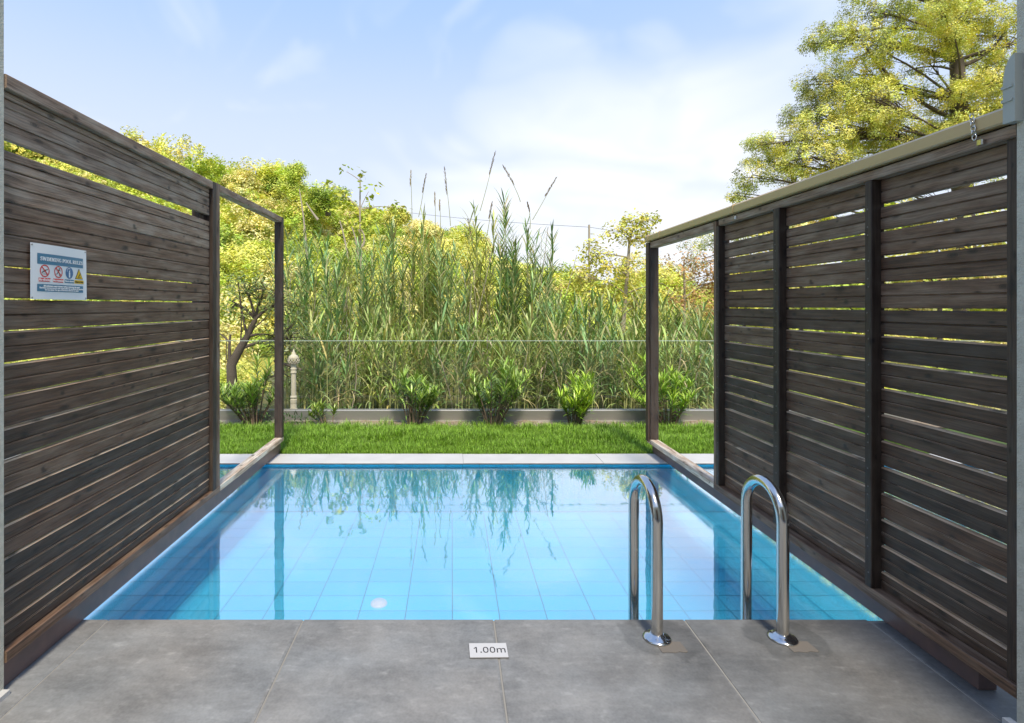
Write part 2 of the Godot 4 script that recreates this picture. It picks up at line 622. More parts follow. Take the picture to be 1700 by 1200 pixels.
func build_ground() -> void:
	var b := Buf.new()
	box(b, -450, 450, -1.5, -0.5, -500, 60)
	struct("ground", b.mesh(), M.earth)
	b = Buf.new()
	var nx := 60
	var nz := 36
	for k in nz + 1:
		for j in nx + 1:
			var d := 12.5 + 60.0 * pow(float(k) / nz, 1.3)
			var x := (float(j) / nx * 2.4 - 1.2) * d
			b.v.append(Vector3(x, hill_height(x, -d), -d))
	for k in nz:
		for j in nx:
			var p := k * (nx + 1) + j
			b.i.append_array(PackedInt32Array([p, p + nx + 1, p + 1, p + 1, p + nx + 1, p + nx + 2]))
	struct("hill", b.mesh(), M.hill_grass)
	# lawn bed and the strip of bare soil in front of the balustrade
	b = Buf.new()
	box(b, -8, 8, -0.5, -0.02, -5.32, -4.228)
	struct("lawn_bed", b.mesh(), M.turf)
	b = Buf.new()
	var n := noise(71, 3.0, 3)
	for k in 9:
		for j in 241:
			var x := -8.0 + j * 16.0 / 240.0
			var z := -5.18 - 0.30 * k / 8.0
			b.v.append(Vector3(x, -0.018 + 0.03 * n.get_noise_2d(x, z) + 0.012 * k / 8.0, z))
	for k in 8:
		for j in 240:
			var p := k * 241 + j
			b.i.append_array(PackedInt32Array([p, p + 241, p + 1, p + 1, p + 241, p + 242]))
	struct("soil_strip", b.mesh(), M.soil)
	b = Buf.new()
	box(b, -8, 8, -0.5, 0.004, -5.62, -5.44)
	struct("footing", b.mesh(), M.concrete)


# ---------------------------------------------------------------- pool, deck, coping

func build_pool() -> void:
	# deck: grout bed with single tiles on it
	var b := Buf.new()
	box(b, -6, 6, -0.5, -0.0022, -1.985, 2.4)
	var bed := struct("deck", b.mesh(), M.grout)
	var joints := [-5.462, -4.76, -4.06, -3.36, -2.66, -1.958, -1.258, -0.558 + 0.014, 0.154, 0.853, 1.523, 2.25, 2.95, 3.65, 4.35, 5.05]
	for j in joints.size() - 1:
		for r in 6:
			var x0: float = joints[j] + 0.0026
			var x1: float = joints[j + 1] - 0.0026
			var z0 := -1.99 + r * 0.7 + (0.0022 if r else 0.0)
			var z1 := -1.99 + (r + 1) * 0.7 - 0.0022
			if j == 10 and r == 0: z0 += 0.022
			b = Buf.new()
			var ch := 0.0015
			var uvw := func(p: Vector3) -> Vector2: return Vector2((p.x + 1.5) / 3.2, (p.z + 2.0) / 1.6)
			var lo := -0.012
			var t := [Vector3(x0 + ch, 0, z1 - ch), Vector3(x1 - ch, 0, z1 - ch), Vector3(x1 - ch, 0, z0 + ch), Vector3(x0 + ch, 0, z0 + ch)]
			var m := [Vector3(x0, -ch, z1), Vector3(x1, -ch, z1), Vector3(x1, -ch, z0), Vector3(x0, -ch, z0)]
			b.quad(t[0], t[1], t[2], t[3], uvw.call(t[0]), uvw.call(t[1]), uvw.call(t[2]), uvw.call(t[3]))
			for k in 4:
				var q := (k + 1) % 4
				b.quad(m[k], m[q], t[q], t[k], uvw.call(m[k]), uvw.call(m[q]), uvw.call(t[q]), uvw.call(t[k]))
				var dk := Vector3(0, lo + ch, 0)
				b.quad(m[k] + dk, m[q] + dk, m[q], m[k], uvw.call(m[k]), uvw.call(m[q]), uvw.call(m[q]), uvw.call(m[k]))
			put("paving_tile", b.mesh(), M.deck, bed)
	# broken squares of tile cut out round the ladder feet
	for f in [Vector2(0.735, -1.822), Vector2(1.172, -1.824)]:
		b = Buf.new()
		var pts := PackedVector2Array([Vector2(0.046, -0.034), Vector2(0.05, 0.020), Vector2(0.041, 0.024), Vector2(0.022, 0.019), Vector2(0.006, 0.025), Vector2(-0.02, 0.021), Vector2(-0.036, 0.024), Vector2(-0.04, -0.01), Vector2(-0.034, -0.034)])
		for k in pts.size(): pts[k] = Vector2(f.x + pts[k].x, f.y + pts[k].y)
		var w2 := PackedVector2Array()
		for p in pts: w2.append(Vector2(p.y, p.x))
		prism(b, w2, 1, 0.0004, 0.0016)
		put("patch", b.mesh(), M.patch, bed)
	# far coping
	b = Buf.new()
	box(b, -8, 8, -0.5, -0.0135, -4.226, -4.019)
	box(b, -8, 8, -0.0134, -0.0056, -4.224, -3.981)
	var cb := struct("coping", b.mesh(), M.lip)  # dark band below the slabs, painted as their shaded edge
	for k in range(-6, 7):
		b = Buf.new()
		var x0 := 0.085 + (k - 1) * 1.03 + 0.001
		var dy := -0.003 if posmod(k, 2) == 1 else 0.0
		bar(b, 0, x0, x0 + 1.028, -0.0054, 0.0 + dy * 0.6, -4.225, -3.978 + dy, 0, 0, 0.001)
		put("coping_slab", b.mesh(), M.coping, cb)
	# basin
	b = Buf.new()
	box(b, -6, 6, -0.48, FLOOR - 0.003, -4.012, -1.975)
	var fl := struct("pool_floor", b.mesh(), M.pool_grout)
	var tx := 0.231
	var tz := 0.1425
	b = Buf.new()
	bar(b, 0, -tx / 2 + 0.0024, tx / 2 - 0.0024, -0.005, 0.0, -tz / 2 + 0.0038, tz / 2 - 0.0038, 0, 0, 0.001)
	var tile := b.mesh()
	var rest := Buf.new()
	for k in range(-1, 10):
		for j in range(-25, 25):
			var c := Vector3((j + 0.5) * tx + 0.003, FLOOR, -(2.707 + (k - 0.5) * tz))
			if k == -1 or c.z < -4.0: continue
			if j >= -9 and j < 11:
				var o := put("tile", tile, M["pool_tile_%d" % rng.randi_range(0, 3)], fl)
				o.position = c
			else:
				bar(rest, 0, c.x - tx / 2 + 0.0024, c.x + tx / 2 - 0.0024, c.y - 0.005, c.y, c.z - tz / 2 + 0.0038, c.z + tz / 2 - 0.0038, 0, 0, 0.001)
	# rows nearest the deck are hidden by its edge; they are joined
	for k in range(-7, 0):
		for j in range(-25, 25):
			var c := Vector3((j + 0.5) * tx + 0.003, FLOOR, -(2.707 + (k - 0.5) * tz))
			if c.z > -1.9: continue
			bar(rest, 0, c.x - tx / 2 + 0.0024, c.x + tx / 2 - 0.0024, c.y - 0.005, c.y, c.z - tz / 2 + 0.0038, c.z + tz / 2 - 0.0038, 0, 0, 0.001)
	bar(rest, 0, -5.9, 5.9, FLOOR - 0.005, FLOOR, -4.0075, -3.993, 0, 0, 0.001)
	put("tiles_beyond", rest.mesh(), M.pool_tile_1, fl).set_meta("kind", "stuff")
	b = Buf.new()
	box(b, -6, 6, FLOOR - 0.003, -0.0137, -4.018, -4.012)
	var wl := struct("pool_wall", b.mesh(), M.pool_grout)
	b = Buf.new()
	bar(b, 0, -0.0609, 0.0609, -0.1235, 0.1235, 0.0, 0.004, 0, 0, 0.0015)
	var wt := b.mesh()
	b = Buf.new()
	bar(b, 0, -0.0609, 0.0609, -0.051, 0.051, 0.0, 0.004, 0, 0, 0.0015)
	var half_tile := b.mesh()
	for j in range(-28, 30):
		var o := put("wall_tile", wt, M["pool_tile_%d" % rng.randi_range(0, 3)], wl)
		o.position = Vector3(j * 0.1236 + 0.018, -0.139, -4.012)
		o = put("wall_tile", half_tile, M["pool_tile_%d" % rng.randi_range(0, 3)], wl)
		o.position = Vector3(j * 0.1236 + 0.018, -0.316, -4.012)
	b = Buf.new()
	for s in [-6.02, 6.0]:
		box(b, s, s + 0.02, -0.48, -0.01, -4.012, -1.975)
	struct("pool_end_wall", b.mesh(), M.pool_tile_1)
	# water: thin clear sheets a few millimetres apart
	b = Buf.new()
	for k in 8:
		var y := WATER - 0.0015 * k
		b.quad(Vector3(-6, y, -1.98), Vector3(6, y, -1.98), Vector3(6, y, -4.008), Vector3(-6, y, -4.008), Vector2(-6, -1.98), Vector2(6, -1.98), Vector2(6, -4.008), Vector2(-6, -4.008))
	M.water.uv1_scale = Vector3(0.8, 1.1, 1)
	struct("pool_water", b.mesh(), M.water)
	# main drain
	b = Buf.new()
	lathe(b, PackedVector2Array([Vector2(0.043, 0), Vector2(0.042, 0.006), Vector2(0.034, 0.012), Vector2(0.030, 0.009), Vector2(0.026, 0.013), Vector2(0.012, 0.017), Vector2(0.0, 0.018)]), Vector3.ZERO, 24)
	var dr := put("floor_drain", b.mesh(), M.white_plastic)
	dr.position = Vector3(-0.372, FLOOR, -2.77)
	tag(dr, "round white drain cover on the blue tiled pool floor", "drain")


# ---------------------------------------------------------------- timber screens

var boards := []


func board_profile(hgt: float) -> PackedVector2Array: # a board 18 mm thick with a groove along its middle, face towards +x
	var h := hgt / 2.0
	return PackedVector2Array([Vector2(-0.018, -h), Vector2(-0.003, -h), Vector2(0.0, -h + 0.003), Vector2(0.0, -0.0035), Vector2(-0.005, -0.0012), Vector2(-0.005, 0.0012), Vector2(0.0, 0.0035), Vector2(0.0, h - 0.0042), Vector2(-0.0035, h), Vector2(-0.018, h)])


func board(parent: Node, xface: float, side: float, y0: float, y1: float, z0: float, z1: float, m: Material) -> void:
	var b := Buf.new()
	var p := board_profile(y1 - y0)
	var l := z1 - z0
	var row := rng.randi_range(0, 3) * 0.25
	prism(b, p, 2, 0.0, l, rnd(0, 1), row + rnd(-0.02, 0.0))
	var o := put("board", b.mesh(), m, parent)
	o.position = Vector3(xface + rnd(-0.001, 0.001), (y0 + y1) / 2, z0 if side > 0 else z1)
	o.rotation.y = 0.0 if side > 0 else PI
	o.rotation.x = rnd(-0.0007, 0.0007)
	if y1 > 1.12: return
	# upper edges painted paler for caught skylight and rubbed-off stain: of the board and of the lip below its groove
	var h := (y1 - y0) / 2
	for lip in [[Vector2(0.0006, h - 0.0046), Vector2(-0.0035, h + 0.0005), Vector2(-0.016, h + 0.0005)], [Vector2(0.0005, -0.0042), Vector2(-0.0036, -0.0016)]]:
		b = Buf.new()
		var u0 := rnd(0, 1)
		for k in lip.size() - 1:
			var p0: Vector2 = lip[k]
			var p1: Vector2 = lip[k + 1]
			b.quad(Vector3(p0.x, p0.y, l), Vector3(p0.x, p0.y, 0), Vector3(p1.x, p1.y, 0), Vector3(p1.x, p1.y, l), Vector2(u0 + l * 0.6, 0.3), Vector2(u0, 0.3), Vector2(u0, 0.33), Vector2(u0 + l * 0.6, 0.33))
		put("worn_lit_edge", b.mesh(), M.wood_lit_edge, o)


func wood_bar(parent: Node, called: String, axis: int, x0: float, x1: float, y0: float, y1: float, z0: float, z1: float, m: Material, ch := 0.003) -> MeshInstance3D:
	var b := Buf.new()
	bar(b, axis, x0, x1, y0, y1, z0, z1, rnd(0, 1), rng.randi_range(0, 3) * 0.25, ch)
	return put(called, b.mesh(), m, parent)


func screws(parent: Node, pts: Array, dir: Vector3) -> void:
	var b := Buf.new()
	lathe(b, PackedVector2Array([Vector2(0.0032, 0), Vector2(0.003, 0.0008), Vector2(0.0, 0.0012)]), Vector3.ZERO, 8)
	var m := b.mesh()
	for p in pts:
		var o := put("screw", m, M.screw, parent)
		o.position = p
		o.basis = Basis(Quaternion(Vector3.UP, dir))


func build_screens() -> void:
	# LEFT: boards face +x at x = -1.345
	var s := thing("slatted_screen", "dark timber privacy screen of horizontal boards with the pool rules notice", "fence", Vector3.ZERO, "timber screens beside the pool")
	wood_bar(s, "top_rail", 2, -1.385, -1.325, 1.800, 1.842, -3.008, -1.615, M.wood_grey)
	wood_bar(s, "base_rail", 2, -1.385, -1.325, 0.087, 0.122, -3.105, -1.615, M.wood_rail)
	wood_bar(s, "post", 1, -1.385, -1.325, 0.1225, 1.842, -3.056, -3.0095, M.wood_post)  # post wood darkened: shade on its near side put into the colour
	wood_bar(s, "rear_post", 1, -1.41, -1.366, 0.1225, 1.79, -2.99, -2.94, M.wood_black)
	var ys := [0.0945 + 0.003, 0.197, 0.2945, 0.392, 0.4895, 0.587, 0.6845, 0.782, 0.8795, 0.977, 1.0745, 1.172, 1.2695, 1.367, 1.4645, 1.562, 1.62]
	var gap := [0.004, 0.0045, 0.005, 0.004, 0.0055, 0.0042, 0.005, 0.0048, 0.0045, 0.0052, 0.0045, 0.006, 0.004, 0.002, 0.0018, 0.0015, 0.0]
	for k in ys.size() - 1:
		var y0: float = ys[k] + (gap[k] / 2 if k else 0.026)
		var y1: float = ys[k + 1] - gap[k + 1] / 2
		var m: Material = M.wood_black if k < 6 else M.wood_dark if k < 8 else M.wood_brown if k < 10 else M.wood_rail if k < 12 else M.wood_worn_lit if k < 14 else M.wood_grey  # paler upwards: weathering, and sky light on upper boards put into colour
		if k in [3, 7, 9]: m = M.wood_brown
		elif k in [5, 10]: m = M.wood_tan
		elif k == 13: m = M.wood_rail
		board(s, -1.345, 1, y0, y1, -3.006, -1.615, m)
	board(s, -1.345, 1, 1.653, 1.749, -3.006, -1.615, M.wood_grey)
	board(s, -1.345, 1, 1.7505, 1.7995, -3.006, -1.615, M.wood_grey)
	# open frame beyond it
	var f := thing("open_timber_frame", "empty timber frame at the pool end of the left screen", "frame", Vector3.ZERO, "open frames at the pool ends of the screens")
	wood_bar(f, "top_rail", 2, -1.385, -1.327, 1.805, 1.846, -4.232, -3.108, M.wood_grey)
	wood_bar(f, "sill_rail", 2, -1.385, -1.327, 0.087, 0.1215, -4.28, -3.1055, M.wood_silver)
	wood_bar(f, "near_post", 1, -1.385, -1.327, 0.1225, 1.846, -3.1055, -3.0575, M.wood_worn_lit)
	wood_bar(f, "far_post", 1, -1.385, -1.325, 0.122, 1.846, -4.28, -4.233, M.wood_post)
	screws(f, [Vector3(-1.35, 0.1216, -3.3), Vector3(-1.36, 0.1216, -3.72), Vector3(-1.35, 0.1216, -4.14)], Vector3.UP)
	var b := Buf.new()
	prism(b, PackedVector2Array([Vector2(-1.40, 0.002), Vector2(-1.349, 0.002), Vector2(-1.349, 0.0865), Vector2(-1.40, 0.0865)]), 2, -4.275, -1.61)
	tag(put("steel_beam", b.mesh(), M.steel), "reddish brown steel beam under the left timber screen", "beam", "steel beams under the screens")

	# RIGHT: boards face -x at x = 1.57
	var r := thing("slatted_screen", "dark timber privacy screen of three board panels with grey trunking along its top", "fence", Vector3.ZERO, "timber screens beside the pool")
	wood_bar(r, "top_rail", 2, 1.535, 1.60, 1.612, 1.646, -3.118, -1.475, M.wood_grey)
	wood_bar(r, "base_rail", 2, 1.535, 1.605, 0.080, 0.116, -3.18, -1.475, M.wood_rail)
	for z in [[-1.984, -2.017], [-2.545, -2.592], [-3.12, -3.15]]:
		wood_bar(r, "post", 1, 1.535, 1.585 if z[0] > -3.0 else 1.60, 0.117, 1.611, z[1], z[0], M.wood_post)  # darkened wood again, shade on the near sides painted in
		var pts := []
		for k in 15:
			pts.append(Vector3(1.5349, 0.17 + k * 0.0955, (z[0] + z[1]) / 2 + rnd(-0.004, 0.004)))
			if k % 2: pts.append(Vector3(1.5349, 0.2 + k * 0.0955, (z[0] + z[1]) / 2 + rnd(-0.006, 0.006)))
		screws(r, pts, Vector3.LEFT)
	wood_bar(r, "end_post", 1, 1.545, 1.60, 0.117, 1.611, -1.512, -1.476, M.wood_black)
	var bays := [[-1.983, -1.513], [-2.544, -2.018], [-3.119, -2.593]] # near to far
	for k in bays.size():
		for j in 16:
			var yc := 1.139 + (j - 10.5) * 0.0955
			var half := 0.0477 - rnd(0.0028, 0.0042)
			var y0 := yc - half
			var y1 := yc + half
			if j == 14: y1 -= 0.007
			if j == 15: y1 = 1.611
			if j == 0: y0 = 0.117
			var pick := rng.randf()
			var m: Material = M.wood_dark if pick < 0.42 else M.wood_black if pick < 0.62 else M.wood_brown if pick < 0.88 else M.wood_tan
			if j >= 13: m = M.wood_worn_lit if rng.randf() < 0.6 else M.wood_rail  # top boards paler: stronger light up there put into the colour
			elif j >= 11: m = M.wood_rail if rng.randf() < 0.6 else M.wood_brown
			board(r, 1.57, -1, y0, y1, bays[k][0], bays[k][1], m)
	f = thing("open_timber_frame", "empty timber frame at the pool end of the right screen, under the trunking", "frame", Vector3.ZERO, "open frames at the pool ends of the screens")
	wood_bar(f, "top_rail", 2, 1.535, 1.60, 1.60, 1.644, -4.20, -3.1805, M.wood_grey)
	wood_bar(f, "sill_rail", 2, 1.535, 1.60, 0.080, 0.1165, -4.262, -3.1805, M.wood_silver)
	wood_bar(f, "near_post", 1, 1.535, 1.60, 0.1165, 1.644, -3.18, -3.1505, M.wood_rail)
	wood_bar(f, "far_post", 1, 1.535, 1.60, 0.117, 1.644, -4.235, -4.1905, M.wood_post)
	wood_bar(f, "cover_strip", 1, 1.522, 1.5345, 0.10, 1.644, -4.258, -4.2, M.wood_dark)
	screws(f, [Vector3(1.575, 0.1166, -3.35), Vector3(1.565, 0.1166, -3.75)], Vector3.UP)
	b = Buf.new()
	prism(b, PackedVector2Array([Vector2(1.576, 0.002), Vector2(1.63, 0.002), Vector2(1.63, 0.0795), Vector2(1.576, 0.0795)]), 2, -4.26, -1.622)
	tag(put("steel_beam", b.mesh(), M.steel), "reddish brown steel beam under the right timber screen", "beam", "steel beams under the screens")

	# trunking on the right screen
	var t := thing("cable_trunking", "long grey plastic trunking along the top of the right timber screen", "trunking")
	var pr := PackedVector2Array([Vector2(1.515, 1.656), Vector2(1.52, 1.652), Vector2(1.60, 1.652), Vector2(1.60, 1.69), Vector2(1.592, 1.698), Vector2(1.523, 1.698), Vector2(1.515, 1.690)])
	var cuts := [-1.485, -2.93, -3.97, -4.20, -4.262]
	for k in 4:
		b = Buf.new()
		prism(b, pr, 2, cuts[k + 1] + 0.0012, cuts[k] - 0.0012)
		put("cover_length", b.mesh(), M.trunking, t)
	for z in [-2.93, -3.97, -4.20]:
		b = Buf.new()
		prism(b, PackedVector2Array([Vector2(1.512, 1.654), Vector2(1.518, 1.649), Vector2(1.603, 1.649), Vector2(1.603, 1.70), Vector2(1.521, 1.7015), Vector2(1.512, 1.692)]), 2, z - 0.009, z + 0.009)
		put("joint_collar", b.mesh(), M.trunking, t)
	b = Buf.new()
	box(b, 1.545, 1.59, 1.6465, 1.6515, -4.24, -1.485)
	put("gap_shadow_strip", b.mesh(), M.dark_gap, t)  # dark strip painted as the shadow gap below the trunking
	# elbow where it rises and turns into the wall: profile in (y, z), extruded across x
	b = Buf.new()
	var pe := PackedVector2Array()
	pe.append(Vector2(1.648, -1.455)); pe.append(Vector2(1.648, -1.487))
	for k in 9:
		var a := PI * k / 16.0
		pe.append(Vector2(1.755 + sin(a) * 0.075, -1.455 - cos(a) * 0.032))
	pe.reverse()
	prism(b, pe, 0, 1.511, 1.62)
	put("elbow", b.mesh(), M.duct, t)
	for y in [1.705, 1.742]:
		b = Buf.new()
		bar(b, 0, 1.508, 1.622, y, y + 0.008, -1.490, -1.46, 0, 0, 0.002)
		put("elbow_rib", b.mesh(), M.duct, t)
	# chain round the trunking
	var ch := thing("chain", "short steel chain wrapped over the grey trunking near the wall", "chain")
	for k in 6:
		b = Buf.new()
		var pts := PackedVector3Array()
		for q in 13:
			var a := TAU * q / 12.0
			pts.append(Vector3(0, sin(a) * 0.0085, cos(a) * 0.005))
		tube(b, pts, taper(0.0017, 0.0017, 12), 6, false)
		var o := put("link", b.mesh(), M.chrome, ch)
		o.position = Vector3(1.5105, 1.700 - k * 0.0125, -1.575 + k * 0.0016)
		o.rotation.y = 0.35 if k % 2 else 1.3
	b = Buf.new()
	bar(b, 1, 1.522, 1.534, 1.615, 1.63, -1.575, -1.557, 0, 0, 0.003)
	put("hook", b.mesh(), M.chrome, ch)
	b = Buf.new()
	bar(b, 1, 1.526, 1.5345, 1.62, 1.636, -2.93, -2.918, 0, 0, 0.002)
	tag(put("cable_clip", b.mesh(), M.white_plastic), "small white clip on the right screen's top rail by the open frame", "clip")

	# rendered piers where the screens meet the house
	var pl := thing("house_pier", "rough rendered house wall at the left edge, beside the notice screen", "wall", Vector3.ZERO)
	b = Buf.new(); box(b, -1.62, -1.3315, -0.3, 3.0, -1.612, -0.95); put("wall", b.mesh(), M.stucco, pl)
	b = Buf.new(); box(b, -1.3315, -1.309, 0.0005, 0.014, -1.607, -0.95); put("plinth", b.mesh(), M.coping, pl)
	var prr := thing("house_pier", "rough rendered house wall at the right edge, behind the trunking elbow", "wall", Vector3.ZERO)
	b = Buf.new(); box(b, 1.534, 1.85, -0.3, 3.0, -1.472, -0.8); put("wall", b.mesh(), M.stucco, prr)
	b = Buf.new(); box(b, 1.512, 1.534, 0.0005, 0.02, -1.49, -0.8); put("plinth", b.mesh(), M.coping, prr)
	b = Buf.new()
	box(b, -7, -1.3, -0.3, 3.0, 2.4, 2.6)
	box(b, 1.5, 7, -0.3, 3.0, 2.4, 2.6)
	box(b, -1.3, 1.5, 2.25, 3.0, 2.4, 2.6)
	put("unseen_facade", b.mesh(), M.stucco, prr)  # unseen house front, added to darken chrome reflections and near-facing sides
	b = Buf.new()
	box(b, -1.3, 1.5, -0.3, 2.25, 2.5, 2.55)
	put("unseen_door", b.mesh(), M.wood_rail, prr)  # unseen brown door, added for the chrome to reflect


# ---------------------------------------------------------------- trees, reeds, hillside

# a tree of trunk path, limbs to leafy masses, twigs and leaves; blobs of [centre, radii, leaves, colour]
func tree(called: String, label: String, category: String, group: String, trunk: PackedVector3Array, r0: float, r1: float, blobs: Array, l: float, w: float, bark: Material, leafm: Material, per := 40, sub := 0.28, more := 1.0) -> Node3D:
	var base := trunk[0]
	var t := thing(called, label, category, base, group)
	var tb := Buf.new()
	var tr := PackedVector3Array()
	for p in trunk: tr.append(p - base)
	tube(tb, tr, taper(r0, r1, tr.size() - 1), 8)
	var lb := Buf.new()
	for k in blobs:
		var c: Vector3 = k[0] - base
		var rad: Vector3 = k[1]
		var from := tr[tr.size() - 1]
		var best := 1e9
		for q in range(1, tr.size()):
			var dd := tr[q].distance_to(c) + (0.6 if tr[q].y > c.y else 0.0)
			if dd < best: best = dd; from = tr[q]
		var mid := from.lerp(c, 0.5) + Vector3(rnd(-0.1, 0.1), rnd(0.0, 0.16), rnd(-0.1, 0.1)) * best
		var limb := bez(from, mid, c, 5)
		tube(tb, limb, taper(maxf(r1 * 0.75, 0.012), maxf(r1 * 0.25, 0.006), 5), 5, false)
		var n: int = maxi(1, int(k[2] * more) / per)
		for j in n:
			var o := ball()
			if o.length() < 0.45: o = o.normalized() * rnd(0.45, 1.0)
			var p := c + o * rad
			if rng.randf() < 0.5:
				tube(tb, bez(limb[3 + rng.randi_range(0, 2)], c.lerp(p, 0.5) + Vector3(0, 0.1, 0) * rad.y, p, 3), taper(maxf(r1 * 0.2, 0.005), 0.003, 3), 3, false)
			var col: Color = k[3]
			col = jitter(col, 0.28)
			clump(lb, p, Vector3.ONE * sub * rnd(0.6, 1.3), per, l, w, col, p + (c - p) * 0.7 + Vector3.DOWN * 0.05)
	put("trunk", tb.mesh(), bark, t)
	put("crown", lb.mesh(), leafm, t)
	return t


func bush_mesh(n: int, size: float, l: float, col: Color) -> ArrayMesh:
	var b := Buf.new()
	for k in n:
		var o := ball()
		o = o.normalized() * pow(o.length(), 0.4)
		o.y = o.y * 0.8 + 0.55
		var p := o * size
		clump(b, p, Vector3.ONE * size * rnd(0.15, 0.30), 64, l, l * 0.55, jitter(col, 0.38), Vector3(0, size * 0.3, 0))
	return b.mesh()


func build_background() -> void:
	# hillside scrub, too many to tell apart
	var cols := [Color(0.76, 0.74, 0.17), Color(0.60, 0.69, 0.12), Color(0.40, 0.51, 0.08), Color(0.82, 0.73, 0.28)]
	var variants := []
	for k in 4:
		variants.append(bush_mesh(46, 1.0, 0.115, cols[k]))
	var places := [[], [], [], []]
	for k in 2900:
		var d := 13.5 + 34.0 * pow(rng.randf(), 0.9)
		var u := rnd(-1.0, 0.40) if k < 2500 else rnd(0.34, 1.1)
		var x := u * d
		var h := hill_height(x, -d)
		if k >= 2500 and d < 16.0: continue
		if d < 17.0 and u < -0.3 and rng.randf() < 0.3: continue
		var s := rnd(0.5, 1.25) * (1.5 if rng.randf() < 0.12 else 1.0) * (0.55 + 0.45 * clampf((d - 14.0) / 20.0, 0.0, 1.0))
		var bs := Basis.from_euler(Vector3(rnd(-0.2, 0.2), rnd(0, TAU), rnd(-0.2, 0.2))).scaled(Vector3(s, s * rnd(0.8, 1.2), s))
		places[rng.randi_range(0, 3)].append(Transform3D(bs, Vector3(x, h - 0.1, -d)))
	for k in 260: # low growth on the flat ground before the slope
		var d := rnd(8.0, 13.5)
		var x := rnd(-1.0, -0.36) * d if k < 190 else rnd(0.5, 1.1) * d
		if k < 190 and d < 9.2 and x > -3.6: continue
		var sc := rnd(0.12, 0.42)
		places[rng.randi_range(0, 3)].append(Transform3D(Basis(Vector3.UP, rnd(0, TAU)).scaled(Vector3(sc, sc * rnd(0.6, 1.1), sc)), Vector3(x, -0.52, -d)))
	for k in 4:
		var mm := MultiMesh.new()
		mm.transform_format = MultiMesh.TRANSFORM_3D
		mm.mesh = variants[k]
		mm.instance_count = places[k].size()
		for j in places[k].size(): mm.set_instance_transform(j, places[k][j])
		var o := MultiMeshInstance3D.new()
		o.name = numbered("hillside_scrub")
		o.multimesh = mm
		o.material_override = M.leaf_matt
		add_child(o)
		tag(o, ["yellow green scrub covering the sunlit hillside", "fresh green scrub covering the sunlit hillside", "darker green scrub covering the sunlit hillside", "straw yellow scrub covering the sunlit hillside"][k], "scrub", "scrub covering the hillside", "stuff")
	# trees one can tell apart on the skyline of the hill
	var sky_trees := [
		[490, 292, 34.0, 27, 28, "small round tree standing alone above the hill's skyline, left of the canes", 1],
		[262, 262, 38.0, 34, 20, "bushy tree on the skyline just above the left screen's top rail", 0],
		[330, 285, 38.0, 30, 16, "low bushy tree on the hill's skyline left of the screen post", 2],
		[385, 292, 37.0, 16, 18, "narrow tree on the hill's skyline above the left frame's near corner", 1],
		[409, 292, 37.0, 18, 20, "rounded tree on the hill's skyline above the left frame's top rail", 0],
		[545, 322, 30.0, 40, 24, "broad green tree on the slope right of the small round skyline tree", 2],
		[655, 352, 30.0, 26, 14, "leafy treetop on the slope where the overhead wire starts", 0],
		[700, 378, 32.0, 40, 18, "yellow green tree low on the skyline behind the left canes", 3],
		[770, 408, 33.0, 44, 20, "yellow green tree on the falling skyline behind the middle canes", 0],
		[850, 450, 33.0, 40, 18, "last tree of the falling skyline, behind the tallest canes", 1],
		[925, 482, 26.0, 34, 20, "yellow bush between the tallest canes and the leaning post", 3],
	]
	for k in sky_trees:
		var d: float = k[2]
		var c := at(k[0], k[1], d)
		var rx: float = k[3] / 900.0 * d
		var ry: float = k[4] / 900.0 * d
		var foot := Vector3(c.x, hill_height(c.x, c.z) - 0.2, c.z)
		foot.y = maxf(foot.y, c.y - ry * 1.5)
		var bl := []
		for j in 10:
			var o := ball()
			bl.append([c + Vector3(o.x * rx * 0.62, o.y * ry * 0.8 - ry * 0.4, o.z * rx * 0.6), Vector3(rx, ry, rx) * 0.48, 460, cols[k[6]] * (0.92 + 0.16 * rng.randf())])
		tree("hill_tree", k[5], "tree", "trees on the hill's skyline", bez(foot, foot.lerp(c, 0.6) + Vector3(rnd(-0.2, 0.2), 0, 0), c, 4), 0.16, 0.07, bl, 0.115, 0.065, M.bark, M.leaf_matt, 50, 0.26, 1.7)
	# sapling with large leaves left of the canes
	var yg := Color(0.46, 0.52, 0.06)
	var z := 14.0
	tree("sapling", "thin sapling with large light green leaves against the sky, left of the canes", "tree", "", bez(at(604, 520, z), at(596, 420, z), at(598, 300, z), 5), 0.05, 0.015, [
		[at(598, 292, z), Vector3(0.22, 0.2, 0.2), 26, yg], [at(612, 318, z), Vector3(0.25, 0.3, 0.2), 34, yg], [at(572, 325, z), Vector3(0.35, 0.2, 0.3), 60, yg], [at(580, 350, z), Vector3(0.4, 0.3, 0.3), 90, yg], [at(622, 345, z), Vector3(0.2, 0.25, 0.2), 20, yg], [at(600, 380, z), Vector3(0.5, 0.4, 0.4), 130, yg], [at(546, 302, z), Vector3(0.15, 0.15, 0.2), 16, yg], [at(575, 285, z), Vector3(0.15, 0.15, 0.2), 10, yg], [at(660, 345, z), Vector3(0.35, 0.15, 0.2), 50, yg]], 0.13, 0.10, M.pale_wood, M.leaf_matt, 9, 0.16)
	# shrubs and slender trees at the right, loose enough to show the sky
	z = 13.0
	var gold := Color(0.62, 0.60, 0.10)
